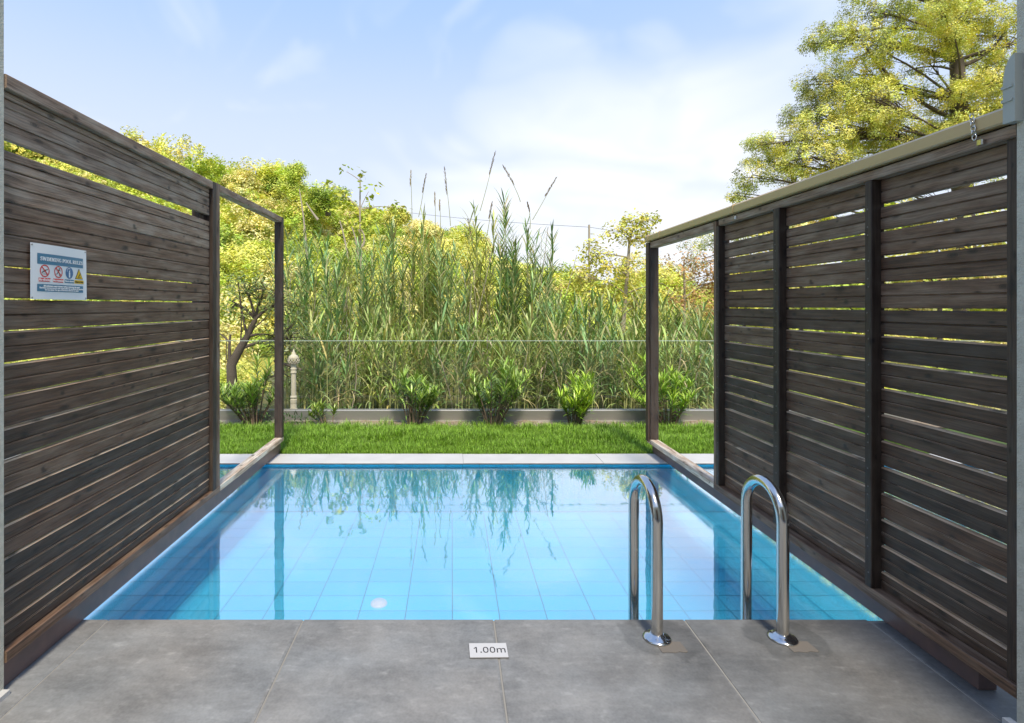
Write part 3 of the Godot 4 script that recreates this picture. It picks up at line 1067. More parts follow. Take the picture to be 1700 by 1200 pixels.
	tree("loose_tree", "loose yellow green tree with sky showing through, left of the right open frame", "tree", "", bez(at(1030, 590, z), at(1040, 480, z), at(1045, 400, z), 6), 0.07, 0.03, [
		[at(1060, 366, z), Vector3(0.62, 0.16, 0.4), 260, gold], [at(1030, 385, z), Vector3(0.5, 0.18, 0.4), 180, gold], [at(1060, 400, z), Vector3(0.55, 0.25, 0.5), 200, gold], [at(1005, 440, z), Vector3(0.4, 0.35, 0.4), 190, gold], [at(980, 420, z), Vector3(0.3, 0.4, 0.3), 200, gold], [at(960, 460, z), Vector3(0.35, 0.3, 0.4), 240, gold], [at(1045, 450, z), Vector3(0.6, 0.35, 0.5), 260, gold], [at(1000, 490, z), Vector3(0.7, 0.4, 0.5), 480, gold], [at(1060, 505, z), Vector3(0.7, 0.4, 0.5), 420, gold], [at(1100, 470, z), Vector3(0.5, 0.5, 0.5), 160, gold], [at(1090, 390, z), Vector3(0.35, 0.12, 0.3), 70, gold]], 0.085, 0.05, M.pale_wood, M.leaf_matt, 14, 0.15, 1.9)
	var rust := Color(0.48, 0.30, 0.12)
	tree("twiggy_tree", "nearly bare twiggy tree with brown leaves seen through the right open frame", "tree", "", bez(at(1128, 620, z), at(1140, 520, z), at(1135, 440, z), 6), 0.05, 0.02, [
		[at(1120, 440, z), Vector3(0.45, 0.35, 0.4), 60, rust], [at(1150, 430, z), Vector3(0.45, 0.3, 0.4), 120, rust], [at(1170, 470, z), Vector3(0.5, 0.4, 0.4), 200, rust], [at(1130, 490, z), Vector3(0.5, 0.35, 0.4), 150, rust], [at(1160, 510, z), Vector3(0.5, 0.3, 0.4), 220, rust], [at(1200, 450, z), Vector3(0.6, 0.5, 0.4), 260, rust]], 0.085, 0.045, M.pale_wood, M.leaf_matt, 12, 0.18, 1.8)
	# hedge shrubs behind the right screen
	for k in [[1235, 455, 15.0, 75, 125, "yellow green bush behind the first panel of the right screen", 0], [1330, 440, 14.0, 85, 125, "golden bush behind the middle panel of the right screen", 3], [1440, 450, 13.0, 85, 130, "green bush behind the middle post of the right screen", 1], [1560, 440, 12.0, 95, 130, "golden green bush behind the near panel of the right screen", 3], [1680, 440, 12.0, 85, 130, "green bush behind the wall end of the right screen", 1]]:
		var d: float = k[2]
		var c := at(k[0], k[1], d)
		var bl := []
		for j in 16:
			var o := ball()
			bl.append([c + Vector3(o.x * k[3], o.y * k[4], o.z * k[3]) / 900.0 * d * 0.8, Vector3.ONE * 0.42, 260, cols[k[6]]])
		tree("hedge_bush", k[5], "bush", "bushes behind the right screen", bez(Vector3(c.x, -0.5, c.z), c.lerp(Vector3(c.x, -0.5, c.z), 0.5), c, 4), 0.06, 0.03, bl, 0.12, 0.075, M.bark, M.leaf_matt, 26, 0.2)
	big_tree()
	reeds()
	# left tree behind the glass
	z = 7.6
	var dull := Color(0.16, 0.22, 0.05)
	var t := tree("crooked_tree", "small crooked tree with a forked grey trunk behind the glass at left", "tree", "", PackedVector3Array([at(381, 740, z), at(387, 660, z), at(384, 606, z), at(398, 580, z), at(411, 558, z), at(424, 530, z)]), 0.095, 0.035, [
		[at(405, 470, z), Vector3(0.30, 0.22, 0.3), 150, dull], [at(440, 480, z), Vector3(0.32, 0.25, 0.3), 190, dull], [at(428, 520, z), Vector3(0.3, 0.2, 0.3), 70, dull], [at(385, 500, z), Vector3(0.25, 0.2, 0.3), 80, dull], [at(445, 555, z), Vector3(0.2, 0.18, 0.2), 60, dull], [at(470, 500, z), Vector3(0.35, 0.3, 0.3), 220, dull], [at(480, 560, z), Vector3(0.35, 0.4, 0.3), 330, dull * 0.6], [at(470, 620, z), Vector3(0.3, 0.3, 0.3), 160, dull * 0.6]], 0.085, 0.022, M.bark, M.leaf_gloss, 10, 0.11, 1.6)
	var b := Buf.new()
	var o0 := at(381, 740, z)
	for k in [[[384, 606], [378, 580], [383, 555], 0.03], [[383, 570], [372, 558], [362, 552], 0.016], [[384, 604], [372, 604], [377, 560], 0.012], [[411, 558], [400, 520], [396, 470], 0.02], [[424, 530], [450, 500], [470, 470], 0.016], [[418, 545], [440, 535], [455, 505], 0.012], [[398, 580], [404, 540], [398, 500], 0.012], [[500, 615], [480, 605], [455, 600], 0.03]]:
		tube(b, bez(at(k[0][0], k[0][1], z) - o0, at(k[1][0], k[1][1], z) - o0, at(k[2][0], k[2][1], z) - o0, 5), taper(k[3], k[3] * 0.4, 5), 6)
	put("limbs", b.mesh(), M.bark, t)
	# overhead wire and its leaning pole
	z = 13.8
	b = Buf.new()
	tube(b, PackedVector3Array([at(979, 640, z), at(978, 373, z)]), PackedFloat32Array([0.035, 0.026]), 8)
	tag(put("utility_pole", b.mesh(), M.pale_wood), "thin wooden pole carrying the overhead wire, among the loose yellow tree", "pole")
	b = Buf.new()
	var wp := PackedVector3Array()
	for k in 17:
		var q := k / 16.0
		wp.append(at(lerpf(560, 978, q), lerpf(338, 377, q) + 5.0 * sin(PI * q), z + 6.0 * (1.0 - q)))
	for k in range(1, 7): wp.append(at(978 + k * 45, 377 + k * 7, z + k))
	tube(b, wp, taper(0.005, 0.005, wp.size() - 1), 5)
	tag(put("overhead_wire", b.mesh(), M.wire), "thin dark overhead wire crossing the sky behind the canes", "wire")


func big_tree() -> void:
	var z := 17.0
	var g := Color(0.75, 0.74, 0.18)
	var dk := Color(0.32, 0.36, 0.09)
	var bl := []
	# masses as [x, y, half width, half height, leaves, depth shift, dark share]
	for k in [[1450, 20, 60, 30, 900, 0, 0.6], [1385, 60, 55, 22, 800, 0, 0.5], [1440, 75, 75, 30, 1500, -0.5, 0.2], [1490, 45, 50, 40, 900, 0.6, 0.7], [1355, 72, 26, 10, 240, 0, 0.7],
		[1430, 125, 70, 32, 1500, 0.3, 0.1], [1405, 165, 75, 38, 2000, 0, 0.2], [1455, 170, 60, 40, 1500, -0.8, 0.0], [1360, 140, 40, 25, 700, 0, 0.6], [1335, 190, 40, 28, 800, 0.4, 0.7], [1400, 215, 90, 34, 2000, -0.4, 0.05], [1470, 225, 60, 36, 1400, 0, 0.15],
		[1310, 235, 55, 24, 1000, 0, 0.3], [1260, 238, 26, 12, 300, 0, 0.3], [1290, 270, 50, 24, 800, 0.3, 0.5], [1350, 262, 70, 32, 1500, -0.5, 0.1], [1440, 270, 70, 30, 1400, 0, 0.4], [1250, 290, 34, 24, 500, 0, 0.5], [1225, 320, 22, 16, 260, 0, 0.6], [1330, 300, 60, 24, 700, 0.2, 0.2], [1500, 250, 45, 40, 900, 0.5, 0.3],
		[1600, 30, 75, 40, 2000, 0, 0.05], [1560, 70, 50, 30, 1000, -0.4, 0.0], [1650, 60, 60, 50, 1700, 0.5, 0.1], [1640, 110, 50, 30, 700, 0, 0.2], [1565, 20, 40, 35, 800, 0.6, 0.1], [1540, 105, 30, 18, 260, 0, 0.4],
		[1560, 150, 45, 18, 500, 0, 0.5], [1600, 185, 70, 36, 1700, 0, 0.05], [1560, 205, 45, 30, 800, 0.4, 0.1], [1660, 180, 50, 50, 1400, 0, 0.05], [1600, 250, 120, 50, 2000, 0.4, 0.2], [1720, 60, 70, 80, 1200, 0, 0.1], [1720, 180, 70, 60, 1000, 0, 0.1], [1600, -40, 120, 50, 1400, 0, 0.2], [1440, -30, 60, 30, 500, 0.4, 0.6], [1560, 330, 200, 60, 1500, 0.6, 0.3], [1720, 340, 120, 90, 1200, 0, 0.2], [1592, 150, 26, 16, 420, -0.8, 0.1], [1598, 215, 40, 30, 900, -0.8, 0.1], [1580, 62, 30, 16, 500, -0.8, 0.1], [1560, 20, 36, 26, 700, -0.9, 0.1], [1605, 260, 50, 30, 800, -0.8, 0.2], [1640, 140, 40, 22, 700, -0.6, 0.1], [1690, 120, 40, 60, 1200, -0.5, 0.1], [1180, 400, 45, 22, 420, 0, 0.7], [1165, 430, 30, 16, 150, 0, 0.8], [1250, 380, 60, 30, 500, 0, 0.4], [1380, 370, 90, 50, 800, 0, 0.4]]:
		var c := at(k[0], k[1], z + k[5] * 1.5)
		var rr := Vector3(k[2], k[3], (k[2] + k[3]) * 0.5) / 900.0 * z
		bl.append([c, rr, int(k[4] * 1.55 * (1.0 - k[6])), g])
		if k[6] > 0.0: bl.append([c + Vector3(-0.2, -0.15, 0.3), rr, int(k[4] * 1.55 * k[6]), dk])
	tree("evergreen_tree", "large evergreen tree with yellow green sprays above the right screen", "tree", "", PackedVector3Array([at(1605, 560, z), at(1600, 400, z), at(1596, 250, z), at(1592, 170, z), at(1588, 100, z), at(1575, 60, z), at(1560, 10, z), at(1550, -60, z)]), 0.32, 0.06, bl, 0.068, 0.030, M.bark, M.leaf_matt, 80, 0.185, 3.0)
	var t := get_node("evergreen_tree")
	var b := Buf.new()
	var o := at(1605, 560, z)
	for k in [[[1592, 110], [1640, 100], [1670, 50], 0.08], [[1590, 105], [1560, 85], [1530, 82], 0.05], [[1592, 120], [1550, 100], [1500, 120], 0.04], [[1592, 200], [1500, 170], [1430, 70], 0.07], [[1596, 250], [1480, 240], [1400, 160], 0.09], [[1470, 130], [1450, 100], [1440, 75], 0.035], [[1596, 300], [1450, 300], [1300, 270], 0.08]]:
		tube(b, bez(at(k[0][0], k[0][1], z) - o, at(k[1][0], k[1][1], z) - o, at(k[2][0], k[2][1], z) - o, 6), taper(k[3], k[3] * 0.35, 6), 6)
	put("limbs", b.mesh(), M.bark, t)


# a clump of giant canes rooted at foot; tops reach top +- vary
func cane_clump(label: String, foot: Vector3, top: float, n: int, spread: float, lean: float, tint: Color, lower := 0.12) -> Node3D:
	var t := thing("cane_clump", label, "canes", foot, "giant canes behind the glass")
	var sb := Buf.new()
	var lb := Buf.new()
	for k in n:
		var p := Vector3(rnd(-1, 1) * spread, 0, rnd(-1, 1) * spread * 0.7)
		var h := (top - foot.y) * (rnd(0.86, 1.0) if k < 3 else rnd(0.42, 0.95))
		var d := Vector3(rnd(-1, 1), 0, rnd(-1, 1)) * lean * h
		var tip := p + d + Vector3(0, h, 0)
		var stem := bez(p, p + Vector3(d.x * 0.15, h * 0.55, d.z * 0.15), tip, 6)
		tube(sb, stem, taper(0.011, 0.003, 6), 5, false)
		var az := rnd(0, TAU)
		var leaves := int(h * rnd(12.5, 16.0))
		for j in leaves:
			var q := lower + (1.0 - lower) * (j + rnd(0, 0.8)) / leaves
			var s := q * 6.0
			var a := mini(int(s), 5)
			var at_ := stem[a].lerp(stem[a + 1], s - a)
			az += PI + rnd(-0.7, 0.7)
			var up := lerpf(0.7, 2.2, q) * rnd(0.7, 1.2)
			var dir := Vector3(cos(az), up, sin(az))
			var col := tint.lerp(Color(0.50, 0.42, 0.20), maxf(0.0, rnd(-1.0, 0.9)))
			blade(lb, at_, dir, rnd(0.34, 0.64) * lerpf(1.0, 0.62, q * q), rnd(0.018, 0.036), lerpf(1.7, 0.6, q) * rnd(0.3, 1.7), jitter(col, 0.42))
	# dead stalks among them, tilted and half stripped
	var db := Buf.new()
	for k in 3:
		var p := Vector3(rnd(-1, 1) * spread, 0, rnd(-0.6, 0.6) * spread)
		var h := (top - foot.y) * rnd(0.45, 0.85)
		var tip := p + Vector3(rnd(-0.3, 0.3) * h, h, rnd(-0.15, 0.15) * h)
		tube(db, bez(p, p.lerp(tip, 0.5) + Vector3(rnd(-0.1, 0.1), 0, 0), tip, 5), taper(0.010, 0.005, 5), 4, false)
		for j in 4:
			var q := rnd(0.4, 1.0)
			blade(lb, p.lerp(tip, q), Vector3(rnd(-1, 1), rnd(-0.3, 0.8), rnd(-1, 1)), rnd(0.2, 0.45), rnd(0.012, 0.022), 2.2, jitter(Color(0.50, 0.40, 0.24), 0.3))
	put("stems", sb.mesh(), M.cane, t)
	put("dead_stems", db.mesh(), M.pale_wood, t)
	put("leaves", lb.mesh(), M.leaf_matt, t)
	return t


func plume(t: Node3D, tip: Vector3, low: Vector3, foot: Vector3, r: float, pale := false) -> void:
	var o := t.position
	var b := Buf.new()
	var d := tip - low
	for k in 110:
		var q := rng.randf()
		var p := low + d * q + ball() * r * (0.35 + sin(PI * clampf(q, 0.05, 0.95)) * 0.7) - o
		var dir := (d.normalized() + ball() * 0.35).normalized()
		leaf(b, p, dir, dir.cross(ball()).normalized(), 0.06, 0.008, Color(0.24, 0.18, 0.12) * rnd(0.5, 1.3) if not pale else Color(0.5, 0.42, 0.28) * rnd(0.7, 1.2))
	put("plume", b.mesh(), M.leaf_matt, t)
	b = Buf.new()
	tube(b, bez(foot - o, foot.lerp(low, 0.6) - o + Vector3(0.02, 0, 0), low + d * 0.9 - o, 6), taper(0.007, 0.0035, 6), 4, false)
	put("plume_stalk", b.mesh(), M.cane, t)


func reeds() -> void:
	var tints := [Color(0.26, 0.42, 0.16), Color(0.34, 0.46, 0.13), Color(0.44, 0.50, 0.14), Color(0.20, 0.34, 0.11)]
	var by_x := {}
	# [x px, y px of the top, distance, canes, label]
	var rows := [
		[486, 385, 9.6, 9, "tall thin cane clump just right of the left frame's far post"],
		[528, 372, 10.4, 10, "cane clump with slanting tops left of the sapling"],
		[556, 425, 9.4, 11, "cane clump above the small yellow shrub"],
		[590, 400, 10.6, 9, "cane clump rising in front of the sapling's stem"],
		[628, 395, 9.8, 11, "cane clump between the sapling and the first upright shrub"],
		[652, 352, 10.2, 12, "tall cane clump where the overhead wire meets the hill"],
		[690, 362, 9.9, 13, "tall cane clump above the third shrub from the left"],
		[722, 378, 10.5, 12, "leafy cane clump below the two thin upright plumes"],
		[757, 372, 9.7, 13, "spreading cane clump right of the thin upright plumes"],
		[797, 345, 10.3, 13, "tall narrow cane clump with the highest plume"],
		[832, 372, 10.0, 11, "slim cane clump left of the tallest cane"],
		[870, 325, 10.0, 15, "tallest and densest cane clump, leaning plumes at its top"],
		[886, 362, 10.3, 10, "cane clump at the right edge of the tall canes"],
		[915, 452, 9.4, 12, "lower cane clump right of the tallest canes"],
		[950, 478, 9.8, 12, "low cane clump in front of the wooden pole"],
		[990, 486, 9.3, 13, "low bushy cane clump right of the wooden pole"],
		[1030, 492, 9.7, 13, "low bushy cane clump under the loose yellow tree"],
		[1068, 478, 9.2, 13, "low cane clump left of the right frame's far post"],
		[1110, 500, 9.4, 13, "low cane clump in the left half of the right open frame"],
		[1152, 508, 9.2, 13, "low cane clump in the right half of the right open frame"],
		[1195, 510, 9.4, 12, "low cane clump behind the right screen's end post"],
		[505, 520, 8.4, 10, "short leafy cane clump behind the ornamental lamp post"],
		[548, 545, 8.0, 10, "short leafy cane clump directly behind the small yellow shrub"],
		[600, 520, 8.6, 12, "short leafy cane clump left of the first upright shrub"],
		[650, 515, 8.3, 12, "short leafy cane clump behind the first upright shrub"],
		[705, 530, 8.6, 12, "short leafy cane clump right of the first upright shrub"],
		[755, 520, 8.2, 12, "short leafy cane clump left of the largest shrub"],
		[805, 525, 8.6, 12, "short leafy cane clump directly behind the largest shrub"],
		[855, 520, 8.3, 12, "short leafy cane clump right of the largest shrub"],
		[905, 535, 8.5, 12, "short leafy cane clump left of the bright green shrub"],
		[955, 540, 8.1, 12, "short leafy cane clump behind the bright green shrub"],
		[1005, 535, 8.4, 12, "short leafy cane clump right of the bright green shrub"],
		[1055, 540, 8.1, 12, "short leafy cane clump behind the right frame's far post"],
		[1110, 545, 8.0, 12, "short leafy cane clump behind the shrub in the right frame"],
		[1165, 540, 8.2, 12, "short leafy cane clump at the right side of the right frame"],
	]
	for k in rows:
		var d: float = k[2]
		var top := at(k[0], k[1], d)
		var short: bool = k[1] > 440
		var t := cane_clump(k[4], Vector3(top.x + rnd(-0.1, 0.1), -0.5, -d), top.y, k[3] + 7, 0.26 if not short else 0.3, 0.05 if not short else 0.14, tints[rng.randi_range(0, 3)] if not short else tints[[0, 3, 3, 1][rng.randi_range(0, 3)]], 0.10)
		by_x[int(k[0])] = t
	var z := 10.2
	for k in [[797, 822, 253, 812, 291, 797, 350, 0.016], [870, 836, 276, 855, 309, 864, 335, 0.018], [886, 923, 296, 904, 327, 884, 365, 0.016], [757, 738, 280, 742, 324, 748, 375, 0.017], [690, 707, 291, 701, 321, 695, 360, 0.013], [797, 817, 337, 811, 365, 808, 392, 0.013], [757, 777, 365, 785, 404, 787, 430, 0.015], [870, 876, 338, 880, 354, 880, 380, 0.012]]:
		plume(by_x[k[0]], at(k[1], k[2], z), at(k[3], k[4], z), at(k[5], k[6], z), k[7])
	for k in [[690, 682, 285, 681, 311, 684, 365, 0.012], [722, 722, 322, 722, 344, 722, 390, 0.01], [722, 730, 335, 730, 352, 731, 390, 0.009]]:
		plume(by_x[k[0]], at(k[1], k[2], z), at(k[3], k[4], z), at(k[5], k[6], z), k[7], true)
	# dead canes leaning over the slope
	for k in [[510, 430, 503, 318, 455, 320], [528, 365, 514, 340, 500, 313], [578, 430, 570, 370, 556, 360], [596, 430, 590, 380, 579, 352], [601, 410, 606, 385, 608, 366]]:
		var b := Buf.new()
		var d := 12.0
		tube(b, bez(at(k[0], k[1], d), at(k[2] + 4, (k[1] + k[3]) / 2.0, d), at(k[2] - 6, k[3] - 4, d), 5), taper(0.03, 0.012, 5), 5)
		var n := ["broken brown cane leaning left above the left frame's corner", "thick dead cane leaning left under the small round skyline tree", "pale dead cane leaning beside the sapling's left side", "pale upright dead cane in front of the sapling", "short pale dead cane right of the sapling's stem"]
		tag(put("dead_cane", b.mesh(), M.pale_wood), n[[510, 528, 578, 596, 601].find(k[0])], "cane", "dead canes on the slope")


# ---------------------------------------------------------------- garden in front of the glass

func shrub(label: String, foot: Vector3, h: float, wide: float, n: int, col: Color, tips: Color, seed_: int, leafl := 0.125) -> void:
	rng.seed = seed_
	var t := thing("garden_shrub", label, "shrub", foot, "shrubs planted in front of the glass")
	var sb := Buf.new()
	var lb := Buf.new()
	for k in n:
		var a := rnd(0, TAU)
		var r := sqrt(rng.randf())
		var p := Vector3(cos(a) * 0.05, -0.03, sin(a) * 0.05)
		var hh := h * rnd(0.52, 1.0) * (1.0 - 0.3 * r) * (1.0 + 0.22 * sin(a + seed_ * 1.7))
		var tip := Vector3(cos(a) * r * wide * (1.0 + 0.35 * sin(seed_ * 2.3)) + 0.06 * sin(seed_ * 5.1), hh, sin(a) * r * wide)
		var stem := bez(p, Vector3(tip.x * 0.45, hh * 0.55, tip.z * 0.45), tip, 5)
		tube(sb, stem, taper(rnd(0.006, 0.010), 0.003, 5), 5, false)
		var m := int(rnd(34, 46))
		for j in m:
			var q := 0.52 + 0.48 * pow((j + rng.randf()) / m, 0.8)
			if rng.randf() < 0.05: q = rnd(0.15, 0.5)
			var s := q * 5.0
			var b := mini(int(s), 4)
			var c := stem[b].lerp(stem[b + 1], s - b)
			var az := rnd(0, TAU)
			var up := lerpf(0.35, 2.0, clampf((q - 0.45) / 0.55, 0.0, 1.0)) * rnd(0.6, 1.3)
			var cc := col.lerp(tips, clampf((q - 0.55) / 0.45, 0.0, 1.0) * rnd(0.3, 1.0))
			blade(lb, c, Vector3(cos(az), up, sin(az)), leafl * rnd(0.7, 1.15), leafl * rnd(0.10, 0.15), rnd(0.1, 1.1), jitter(cc, 0.38), 3)
	put("stems", sb.mesh(), M.shrub_stem, t)
	put("leaves", lb.mesh(), M.leaf_gloss, t)


func build_garden() -> void:
	rng.seed = 400
	# lawn: tufts of blades
	var tufts := []
	for k in 3:
		var b := Buf.new()
		for j in 11:
			var a := rnd(0, TAU)
			var p := Vector3(rnd(-0.02, 0.02), 0, rnd(-0.02, 0.02))
			blade(b, p, Vector3(cos(a) * 0.5, rnd(0.7, 1.8), sin(a) * 0.5), rnd(0.05, 0.10), rnd(0.0026, 0.0045), rnd(0.2, 1.4), jitter(Color(0.20, 0.37, 0.024), 0.55), 3)
		tufts.append(b.mesh())
	var patch := noise(81, 1.3, 3)
	for k in 3:
		var mm := MultiMesh.new()
		mm.transform_format = MultiMesh.TRANSFORM_3D
		mm.mesh = tufts[k]
		var list := []
		for j in 12000:
			var x := rnd(-3.6, 4.2)
			var z := rnd(-5.30, -4.232)
			var v := patch.get_noise_2d(x, z * 1.6)
			if z < -5.10 + v * 0.16 and rng.randf() < 0.92: continue
			var s := rnd(0.7, 1.15) * (1.0 + v * 0.5) * (0.62 + 0.38 * clampf((-4.25 - z) / 0.35, 0.0, 1.0))
			list.append(Transform3D(Basis(Vector3.UP, rnd(0, TAU)).scaled(Vector3(s, s, s)), Vector3(x, -0.022, z)))
		mm.instance_count = list.size()
		for j in list.size(): mm.set_instance_transform(j, list[j])
		var o := MultiMeshInstance3D.new()
		o.name = numbered("lawn_grass")
		o.multimesh = mm
		o.material_override = M.grass_blade
		add_child(o)
		tag(o, "fresh green lawn grass between the pale coping and the shrubs", "grass", "lawn grass behind the coping", "stuff")
	# stones and clods on the bare strip
	var pb := Buf.new()
	for k in 900:
		var c := Vector3(rnd(-3.2, 3.8), -0.012, rnd(-5.44, -5.2))
		var r := rnd(0.004, 0.014)
		var o := [Vector3(r, 0, 0), Vector3(0, 0, -r), Vector3(-r, 0, 0), Vector3(0, 0, r)]
		var top := c + Vector3(rnd(-0.3, 0.3) * r, r * rnd(0.6, 1.1), rnd(-0.3, 0.3) * r)
		for j in 4: pb.tri(c + o[j] * rnd(0.8, 1.3), c + o[(j + 1) % 4], top)
	var pbs := put("soil_stones", pb.mesh(), M.pebble)
	tag(pbs, "small stones and clods on the bare soil strip under the glass", "stones", "", "stuff")
	var deep := Color(0.12, 0.22, 0.04)
	var tips := Color(0.38, 0.54, 0.08)
	shrub("wide leafy shrub seen through the left open frame", Vector3(-1.93, -0.02, -5.28), 0.66, 0.27, 25, deep, tips, 1)
	shrub("smallest shrub, sparse with yellow green leaf tips, right of the lamp post", Vector3(-1.185, -0.02, -5.22), 0.33, 0.17, 6, Color(0.12, 0.22, 0.02), Color(0.33, 0.42, 0.04), 12, 0.09)
	shrub("upright shrub with dark bare stems, left of the largest shrub", Vector3(-0.36, -0.02, -5.25), 0.60, 0.22, 20, deep, tips, 3)
	shrub("largest shrub, dense and many stemmed, near the middle of the lawn's edge", Vector3(0.40, -0.02, -5.22), 0.72, 0.31, 29, deep, tips, 4)
	shrub("bright green shrub right of the largest one, left of the right frame", Vector3(1.185, -0.02, -5.22), 0.58, 0.24, 23, Color(0.17, 0.31, 0.03), Color(0.50, 0.68, 0.06), 5)
	shrub("tall shrub crossed by the right frame's far post", Vector3(2.10, -0.02, -5.24), 0.66, 0.30, 27, Color(0.16, 0.30, 0.03), Color(0.44, 0.63, 0.06), 6)
	rng.seed = 500
	var wt := thing("weed_clump", "low dark weeds at the glass's foot below the ornamental lamp post", "weeds", Vector3(-1.62, -0.02, -5.33))
	var wb := Buf.new()
	for k in 150:
		var p := Vector3(rnd(-0.24, 0.24), rnd(0, 0.10), rnd(-0.05, 0.06))
		blade(wb, p, Vector3(rnd(-1, 1), rnd(0.1, 1.2), rnd(-1, 1)), rnd(0.03, 0.06), rnd(0.012, 0.02), 0.8, jitter(Color(0.06, 0.12, 0.03), 0.3), 3)
	put("leaves", wb.mesh(), M.leaf_matt, wt)
	# glass balustrade
	var g := thing("glass_balustrade", "frameless clear glass balustrade in a brushed metal floor channel behind the shrubs", "balustrade")
	var joints := [-4.9, -3.42, -1.94, -0.46, 1.02, 2.50, 3.98, 5.4]
	for k in joints.size() - 1:
		var x0: float = joints[k] + 0.006
		var x1: float = joints[k + 1] - 0.006
		var b := Buf.new()
		b.quad(Vector3(x0, 0.08, -5.478), Vector3(x1, 0.08, -5.478), Vector3(x1, 0.796, -5.478), Vector3(x0, 0.796, -5.478))
		b.quad(Vector3(x1, 0.08, -5.49), Vector3(x0, 0.08, -5.49), Vector3(x0, 0.796, -5.49), Vector3(x1, 0.796, -5.49))
		var pane := put("glass_pane", b.mesh(), M.glass, g)
		b = Buf.new()
		box(b, x0, x1, 0.7965, 0.8015, -5.49, -5.478)
		put("polished_edge", b.mesh(), M.glass_edge, pane)
	var b := Buf.new()
	prism(b, PackedVector2Array([Vector2(0.004, -5.445), Vector2(0.004, -5.525), Vector2(0.104, -5.525), Vector2(0.104, -5.494), Vector2(0.10, -5.494), Vector2(0.10, -5.475), Vector2(0.104, -5.475), Vector2(0.104, -5.45), Vector2(0.099, -5.445)]), 0, -4.9, 5.4)
	put("floor_channel", b.mesh(), M.satin, g)
	# ornamental lamp post
	var lp := thing("lamp_post", "small cream stone lamp post with pierced lantern head behind the glass", "lamp post", Vector3(-1.735, -0.02, -5.95))
	b = Buf.new()
	box(b, -0.05, 0.05, -0.45, 0.03, -0.05, 0.05)
	lathe(b, PackedVector2Array([Vector2(0.05, 0.03), Vector2(0.036, 0.05), Vector2(0.033, 0.10), Vector2(0.036, 0.115), Vector2(0.036, 0.145), Vector2(0.03, 0.155), Vector2(0.036, 0.165), Vector2(0.036, 0.18), Vector2(0.028, 0.19)]), Vector3.ZERO, 20)
	put("base", b.mesh(), M.cream_stone, lp)
	b = Buf.new()
	lathe(b, PackedVector2Array([Vector2(0.028, 0.19), Vector2(0.0275, 0.43)]), Vector3.ZERO, 32, 0.12, 8)
	put("shaft", b.mesh(), M.cream_stone, lp)
	b = Buf.new()
	lathe(b, PackedVector2Array([Vector2(0.028, 0.43), Vector2(0.034, 0.437), Vector2(0.034, 0.447), Vector2(0.029, 0.453), Vector2(0.029, 0.47), Vector2(0.034, 0.477), Vector2(0.034, 0.487), Vector2(0.028, 0.495), Vector2(0.028, 0.525), Vector2(0.036, 0.535), Vector2(0.036, 0.542)]), Vector3.ZERO, 20)
	put("capital", b.mesh(), M.cream_stone, lp)
	b = Buf.new()
	for k in 12:
		for s in [-1.0, 1.0]:
			var pts := PackedVector3Array()
			for q in 7:
				var a: float = TAU * k / 12.0 + s * q / 6.0 * TAU / 8.0
				var y := 0.542 + q / 6.0 * 0.056
				var rr := 0.044 + 0.018 * sin(PI * (0.15 + 0.7 * q / 6.0))
				pts.append(Vector3(cos(a) * rr, y, sin(a) * rr))
			tube(b, pts, taper(0.0042, 0.0042, 6), 4, false)
	put("pierced_lantern", b.mesh(), M.cream_stone, lp)
	b = Buf.new()
	lathe(b, PackedVector2Array([Vector2(0.036, 0.542), Vector2(0.05, 0.545), Vector2(0.036, 0.548)]), Vector3.ZERO, 20)
	lathe(b, PackedVector2Array([Vector2(0.03, 0.597), Vector2(0.058, 0.597), Vector2(0.058, 0.602), Vector2(0.048, 0.609), Vector2(0.052, 0.614), Vector2(0.046, 0.622), Vector2(0.032, 0.632), Vector2(0.022, 0.645), Vector2(0.018, 0.658), Vector2(0.011, 0.672), Vector2(0.008, 0.685), Vector2(0.0, 0.70)]), Vector3.ZERO, 20)
	put("cap", b.mesh(), M.cream_stone, lp)


# ---------------------------------------------------------------- ladder, depth plate, notice

func words(text: String, size: float, font: String, weight := 400) -> TextMesh:
	var f := SystemFont.new()
	f.font_names = PackedStringArray([font])
	f.font_weight = weight
	var t := TextMesh.new()
	t.text = text
	t.font = f
	t.font_size = 64
	t.pixel_size = size / 64.0
	t.depth = 0.0006
	t.curve_step = 1.0
	return t


